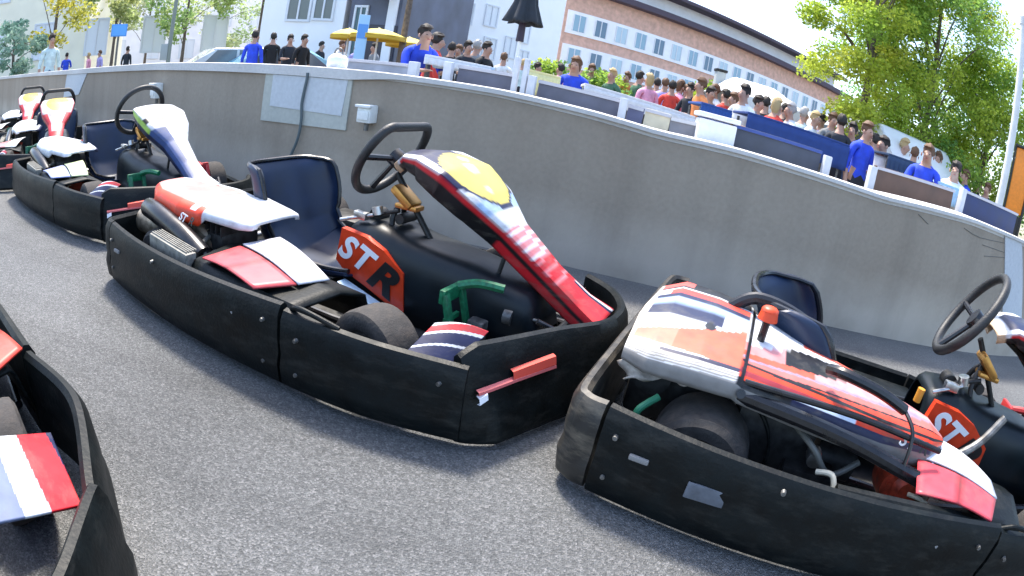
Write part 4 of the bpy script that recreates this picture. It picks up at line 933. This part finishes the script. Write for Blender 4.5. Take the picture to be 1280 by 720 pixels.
def tree(px, D, trunk_h, cz, rx, rz, n, size, pal, label, seed, tr=.10, nc=26, group='trees behind the spectators', name='tree', lean=0):
    rng = random.Random(seed); p = at(px, wy(px), D); t = empty(name, (p.x, p.y, 0)); bm = bmesh.new(); cl = []
    top = Vector((lean, 0, cz+rz*.6)); tube(bm, [(0, 0, -.05), (lean*.3+.04, 0, trunk_h*.5), (lean*.6, .05, trunk_h), tuple((Vector((lean*.7, 0, trunk_h))+top)/2), tuple(top)], lambda k: tr*(1-.75*k), n=10)
    for k in range(nc):
        a = rng.uniform(0, 2*pi); h = rng.uniform(-1, 1); rr = sqrt(max(0, 1-h*h))*rng.uniform(.45, 1)
        c = Vector((lean+cos(a)*rr*rx, sin(a)*rr*rx, cz+h*rz)); cl.append((c, rng.uniform(.20, .38)*rx, rng.choice(pal)))
        if k % (2 if nc < 50 else 5) == 0:
            s = Vector((lean*.6, 0, max(trunk_h*.8, c.z-rng.uniform(.4, 1.2)*rz*.6))); s.z = min(s.z, c.z+.2)
            tube(bm, [tuple(s), tuple((s+c)/2+Vector((0, 0, .1*rz))), tuple(c)], lambda q: tr*.22*(1-.85*q), n=6, smooth=3)
    bm_obj('trunk', bm, BARK, t); crown('crown', t, cl, n, size, pal, rng); tag(t, label, 'tree', group)
YG = [(.46, .54, .07), (.38, .50, .07), (.28, .42, .06), (.52, .56, .08)]
DG = [(.24, .40, .08), (.30, .44, .07), (.40, .50, .07), (.18, .34, .08)]
tree(1062, 11.0, 1.4, 3.45, 1.35, 2.5, 36000, .08, YG, 'large yellow green tree with a visible trunk beside the white van', 11, tr=.13, nc=90)
tree(1140, 12.2, 1.6, 3.4, 1.75, 2.9, 50000, .085, YG+DG, 'large bright green tree behind the person in the blue jacket', 12, tr=.14, nc=110)
tree(1215, 13.5, 1.4, 2.6, 1.8, 1.9, 32000, .085, DG+YG[:2], 'darker green tree left of the lamp post', 13, tr=.14, nc=80)
tree(1300, 15, 1.8, 3.0, 1.8, 1.9, 4000, .14, DG, 'low dark green tree beyond the lamp post at the right edge', 14)
tree(62, 20, 2.2, 4.6, 2.0, 2.8, 4500, .17, [(.52, .48, .08), (.46, .46, .09), (.36, .40, .09)], 'yellowish tree in front of the cream building', 21, nc=18)
tree(138, 26, 2.4, 5.2, 1.6, 2.6, 2200, .2, [(.36, .44, .18), (.44, .48, .2)], 'thin pale green tree beside the blue sign', 22, nc=14)
tree(226, 24, 2.2, 4.0, 2.2, 1.9, 3500, .18, [(.28, .42, .14), (.36, .46, .15)], 'light green tree behind the parked silver car', 23, nc=16)
tree(318, 24, 2.6, 5.4, 2.4, 2.0, 3500, .19, [(.26, .42, .13), (.34, .46, .14)], 'green tree above the person in blue at the parked cars', 24, nc=16)
tree(14, 18, 1.0, 1.7, 1.0, .7, 1500, .16, [(.26, .42, .32), (.32, .46, .36)], 'low blue green tree at the far left edge', 26, nc=16)
tree(98, 30, 2.0, 3.6, 2.2, 1.8, 2200, .22, [(.46, .50, .2), (.52, .52, .24)], 'pale olive tree between the cream building and the blue sign', 27, nc=16)  # this and the next two: haze put into the pale foliage colours
tree(180, 32, 2.2, 4.6, 2.4, 2.4, 2200, .22, [(.42, .50, .28), (.48, .52, .3)], 'hazy pale tree behind the slim grey green pole', 28, nc=16)
tree(270, 34, 2.2, 4.4, 2.4, 2.2, 2200, .22, [(.40, .50, .26), (.46, .52, .28)], 'hazy pale tree above the parked silver car', 29, nc=16)
tree(493, 12, 2.0, 6.2, 1.3, 1.2, 60, .12, [(.2, .2, .1)], 'bare dark tree in front of the shopfront', 25, tr=.11, nc=16, lean=.1)
def bush(px, py, D, r, pal, label, seed):
    rng = random.Random(seed); p = at(px, py, D); t = empty('bush', (p.x, p.y, 0)); z = max(p.z-r, .5)
    cl = [(Vector((rng.uniform(-r, r)*.7, rng.uniform(-r, r)*.6, z+rng.uniform(-.4, .6)*r)), r*.55, rng.choice(pal)) for _ in range(12)]
    bm = bmesh.new(); tube(bm, [(0, 0, -.03), (.02, 0, z)], lambda k: .05*(1-.5*k), n=8); bm_obj('stem', bm, BARK, t); crown('foliage', t, cl, 1500, .09*r*2, pal, rng); tag(t, label, 'bush', 'bushes on the terrace')
bush(764, 76, 12, .55, DG, 'rounded green bush behind the long white table', 31)
bush(693, 70, 17, .7, DG, 'small green bush at the right corner of the white building', 32)
bush(886, 92, 17, .8, YG, 'green bush left of the white marquee', 33)

# ------------------------------------------------------------------ street furniture
p = at(1247, 262, 6.75); t = empty('lamp_post', (p.x, p.y, 0)); LM = mat('galvanised_post', (.62, .64, .64), .45, noise=.12, nscale=5)
bm = bmesh.new(); cyl(bm, (0, 0, 0), (0, 0, 3.35), .055, .042, n=20); bm_obj('pole', bm, LM, t)
bm = bmesh.new(); cyl(bm, (0, 0, 0), (0, 0, .35), .09, .075, n=20); bm_obj('base', bm, LM, t)
bm = bmesh.new(); cyl(bm, (0, 0, 3.35), (0, 0, 3.44), .05, .055, n=20); ball(bm, (0, 0, 3.45), (.05, .05, .03)); bm_obj('cap', bm, LM, t)
tag(t, 'plain pale grey metal post standing at the right end of the wall', 'post')
# closed black parasol
p = at(648, 60, 6.9); t = empty('closed_parasol', (p.x, p.y, 0)); BC = mat('black_canopy', (.015, .02, .028), .7, noise=.3, nscale=10)
bm = bmesh.new(); cyl(bm, (0, 0, 0), (0, 0, 3.2), .022, n=14); bm_obj('pole', bm, mat('white_pole', (.75, .77, .8), .5), t)
zb = at(648, 27, 6.9).z
def cn(u, v):
    a = v*2*pi; z = zb+.85*(1-u)-.03*u*abs(sin(a*3)); r = (.06+.10*u+.05*max(0, u-.7)/.3)*(1+.22*sin(a*6)*u); return Vector((cos(a)*r, sin(a)*r, z))
grid('canopy', cn, 20, 72, BC, t, thick=.006)
bm = bmesh.new(); cyl(bm, (0, 0, zb-.25), (0, 0, zb+.05), .05, .04, n=16); bm_obj('sleeve', bm, mat('dark_sleeve', (.03, .02, .04), .6), t)
bm = bmesh.new(); cyl(bm, (0, 0, 0), (0, 0, .08), .28, .26, n=28); bm_obj('base', bm, GREYM, t)
tag(t, 'closed black parasol hanging on a pole above the pair of white posts', 'parasol')
# open yellow parasols
for (px, py, D, r, lab) in ((437, 36, 12.5, .42, 'small yellow parasol left of the pale blue banner'), (474, 36, 12.0, .62, 'wide yellow parasol right of the pale blue banner'), (512, 47, 13.0, .55, 'low pale yellow parasol behind the leaning person in blue')):
    p = at(px, py, D); t = empty('yellow_parasol', (p.x, p.y, 0))
    bm = bmesh.new(); cyl(bm, (0, 0, 0), (0, 0, p.z+.03), .02, n=10); bm_obj('pole', bm, WB, t)
    def cp(u, v, r=r, z=p.z): a = v*2*pi; k = 1-.05*abs(sin(a*4))*u; return Vector((cos(a)*r*u*k, sin(a)*r*u*k, z-.16*u**1.5))
    grid('canopy', cp, 10, 48, mat('yellow_canopy', (.82, .62, .10), .7), t, thick=.006)
    def cv_(u, v, r=r, z=p.z): a = v*2*pi; return Vector((cos(a)*r*.955, sin(a)*r*.955, z-.15-.10*u))
    grid('valance', cv_, 3, 48, mat('ochre_valance', (.55, .35, .03), .7), t, thick=.005)
    tag(t, lab, 'parasol', 'open yellow parasols')
# banner
p = at(450, 60, 11.5); t = empty('banner', (p.x, p.y, 0), -az(450, 60)); z1 = at(450, 18, 11.5).z
bm = bmesh.new(); box(bm, (0, 0, (z1+.5)/2), (.22, .05, z1-.5), bev=.01); bm_obj('panel', bm, mat('pale_blue_banner', (.35, .58, .80), .5), t)
bm = bmesh.new(); box(bm, (0, -.028, z1-.35), (.2, .01, .3)); bm_obj('blue_field', bm, mat('blue_field', (.1, .3, .7), .5), t)
bm = bmesh.new(); cyl(bm, (0, 0, 0), (0, 0, .5), .04); bm_obj('stand', bm, GREYM, t); tag(t, 'tall pale blue banner between the yellow parasols', 'banner')
# blue sign
p = at(149, 38, 17); t = empty('sign', (p.x, p.y, 0), -az(149, 38))
bm = bmesh.new(); cyl(bm, (0, 0, 0), (0, 0, p.z+.3), .035); bm_obj('post', bm, GREYM, t); bm = bmesh.new(); box(bm, (0, -.05, p.z), (.5, .04, .36), bev=.01); bm_obj('panel', bm, mat('blue_sign', (.06, .28, .72), .5), t)
bm = bmesh.new(); box(bm, (0, -.074, p.z), (.44, .006, .30)); bm_obj('face', bm, mat('blue_sign_face', (.10, .36, .80), .5), t); tag(t, 'blue rectangular road sign on a post at the left', 'sign')
p = at(212, 60, 14); t = empty('pole', (p.x, p.y, 0)); bm = bmesh.new(); cyl(bm, (0, 0, 0), (0, 0, 4.6), .06, .04); bm_obj('shaft', bm, mat('greenish_pole', (.20, .23, .2), .6), t); bm = bmesh.new(); box(bm, (-.12, 0, 1.25), (.22, .16, .4), bev=.01); bm_obj('control_box', bm, mat('grey_control_box', (.3, .34, .34), .6), t); bm = bmesh.new(); cyl(bm, (0, 0, 0), (0, 0, .2), .1); bm_obj('base', bm, GREYM, t)
tag(t, 'slim grey green pole with a grey box left of the parked cars', 'pole')
# white bag on the wall
a, e = behind(407, .12); t = empty('white_bag', (a.x, a.y, a.z-.004), atan2(e.y, e.x)); t.scale = (.68, .68, .68); bm = bmesh.new(); ball(bm, (0, 0, .075), (.12, .09, .08)); box(bm, (0, 0, .06), (.2, .12, .12), bev=.03); bm_obj('body', bm, WB, t)
bm = bmesh.new(); tube(bm, [(-.06, 0, .13), (-.03, 0, .20), (.03, 0, .20), (.06, 0, .13)], .008, n=6); bm_obj('handle', bm, GREYM, t); tag(t, 'white bag standing on top of the wall above the repair patch', 'bag')
# marquee
a = at(905, 122, 11.0); b = at(1008, 145, 11.6); d = b-a; L_ = hypot(d.x, d.y); t = empty('marquee', (a.x, a.y, 0), atan2(d.y, d.x)); z1 = at(905, 113, 11.0).z
TM = mat('white_tent', (.82, .82, .82), .7, noise=.03)
def rf_(u, v):
    x = L_*u; y = 2.0*v; k = min(u, 1-u)*2; q = min(v, 1-v)*2; return Vector((x, y, z1+.42*min(k*2.2, q, 1)**.9))
grid('roof', rf_, 24, 16, TM, t, thick=.01)
bm = bmesh.new(); box(bm, (L_/2, 2.02, z1/2), (L_, .02, z1)); bm_obj('back_cloth', bm, TM, t); bm = bmesh.new(); box(bm, (L_/2, -.012, z1-.09), (L_, .014, .22)); bm_obj('valance', bm, TM, t)
for x in (.03, L_-.03):
    for y in (.03, 1.97): bm = bmesh.new(); cyl(bm, (x, y, 0), (x, y, z1), .03, n=8); bm_obj('leg', bm, GREYM, t)
tag(t, 'white marquee behind the spectators left of the large trees', 'marquee')
p = at(900, 95, 12.5); t = empty('grey_column', (p.x, p.y, 0)); bm = bmesh.new(); box(bm, (0, 0, 1.15), (.22, .2, 2.3), bev=.02); bm_obj('shaft', bm, mat('column_grey', (.4, .43, .43), .6), t); bm = bmesh.new(); box(bm, (0, 0, 2.33), (.26, .24, .06), bev=.01); bm_obj('cap', bm, DARKM, t); tag(t, 'square grey column at the left corner of the marquee', 'column')
# orange kiosk
p = at(1277, 212, 8.6); t = empty('kiosk', (p.x, p.y, 0), -az(1266, 210)); z1 = at(1266, 183, 8.6).z
bm = bmesh.new(); box(bm, (0, 0, (z1+1.25)/2), (.28, .3, z1-1.25), bev=.02); bm_obj('body', bm, mat('orange_panel', (.78, .24, .02), .5, noise=.1), t); bm = bmesh.new(); box(bm, (0, 0, z1+.02), (.34, .35, .04), bev=.01); bm_obj('top', bm, BLACKL, t)
for x in (-.16, .16): bm = bmesh.new(); box(bm, (x, 0, z1/2), (.035, .33, z1)); bm_obj('frame_post', bm, BLACKL, t)
bm = bmesh.new(); box(bm, (0, 0, .65), (.28, .28, 1.15)); bm_obj('plinth', bm, BLACKL, t); tag(t, 'orange upright panel in a black frame at the right edge', 'kiosk')
# ------------------------------------------------------------------ vehicles
def vehicle(name, px, py, D, yaw, prof, wd, col, label, wins, cat, Lc=1.0, wheels=(.8, 3.2)):
    p = at(px, py, D); t = empty(name, (p.x, p.y, 0), R(yaw)-az(px, py)); m = mat('carpaint_%d' % (hash(col) % 9999), col, .25, coat=.8)
    bm = bmesh.new(); A = [bm.verts.new((x, -wd/2, z)) for x, z in prof]; B = [bm.verts.new((x, wd/2, z)) for x, z in prof]
    bm.faces.new(A); bm.faces.new(B[::-1])
    for i in range(len(A)): j = (i+1) % len(A); bm.faces.new((A[i], B[i], B[j], A[j]))
    bmesh.ops.bevel(bm, geom=bm.edges[:], offset=.07, segments=3, affect='EDGES', profile=.6, clamp_overlap=True); bm_obj('body', bm, m, t)
    for wn in wins:
        for s in (-1, 1):
            bm = bmesh.new(); f = [bm.verts.new((x, s*(wd/2+.004), z)) for x, z in wn]; g = [bm.verts.new((x, s*(wd/2-.02), z)) for x, z in wn]; bm.faces.new(f); bm.faces.new(g[::-1])
            for i in range(len(f)): j = (i+1) % len(f); bm.faces.new((f[i], g[i], g[j], f[j]))
            bm_obj('window', bm, glass(), t, sm=None)
    for x in wheels:
        for s in (-1, 1):
            W_ = empty('wheel', (x, s*(wd/2-.08), .31)); W_.parent = t
            bm = bmesh.new(); cyl(bm, (0, -.1, 0), (0, .1, 0), .31, n=28); bm_obj('tyre', bm, RUBBER, W_); bm = bmesh.new(); cyl(bm, (0, -.105, 0), (0, .105, 0), .19, n=20); bm_obj('rim', bm, STEEL, W_)
    Lx = max(x for x, z in prof)
    for s in (-1, 1):
        bm = bmesh.new(); box(bm, (Lx-.02, s*wd*.36, .68), (.06, .3, .14), bev=.02); bm_obj('headlight', bm, mat('lamp_glass', (.7, .7, .7), .15), t)
        bm = bmesh.new(); box(bm, (.02, s*wd*.40, .8), (.06, .16, .25), bev=.02); bm_obj('tail_light', bm, mat('tail_lens', (.5, .02, .02), .2), t)
    tag(t, label, cat)
carp = [(0, .3), (0, .85), (.25, .98), (.75, 1.42), (2.1, 1.45), (2.95, .98), (3.9, .82), (4.0, .55), (4.0, .3)]
cw = [[(.5, 1.0), (.85, 1.36), (1.45, 1.38), (1.45, .98)], [(1.53, .98), (1.53, 1.38), (2.1, 1.38), (2.72, .98)]]
vehicle('parked_car', 232, 60, 17, 8, carp, 1.7, (.50, .52, .55), 'parked silver car behind the wall, left of the blue one', cw, 'car')
vehicle('parked_car', 286, 58, 15.5, 10, carp, 1.7, (.25, .50, .62), 'parked pale blue car next to the person in blue', cw, 'car')
vanp = [(0, .35), (0, 1.75), (.12, 1.95), (3.2, 1.95), (3.9, 1.2), (4.6, 1.0), (4.75, .7), (4.75, .35)]
vehicle('white_van', 1035, 172, 13.2, -58, vanp, 1.85, (.80, .80, .80), 'white van parked under the large trees', [[(1.1, 1.25), (1.1, 1.72), (2.2, 1.72), (2.2, 1.25)], [(2.35, 1.25), (2.35, 1.72), (3.15, 1.72), (3.6, 1.25)]], 'van', wheels=(.85, 3.8))
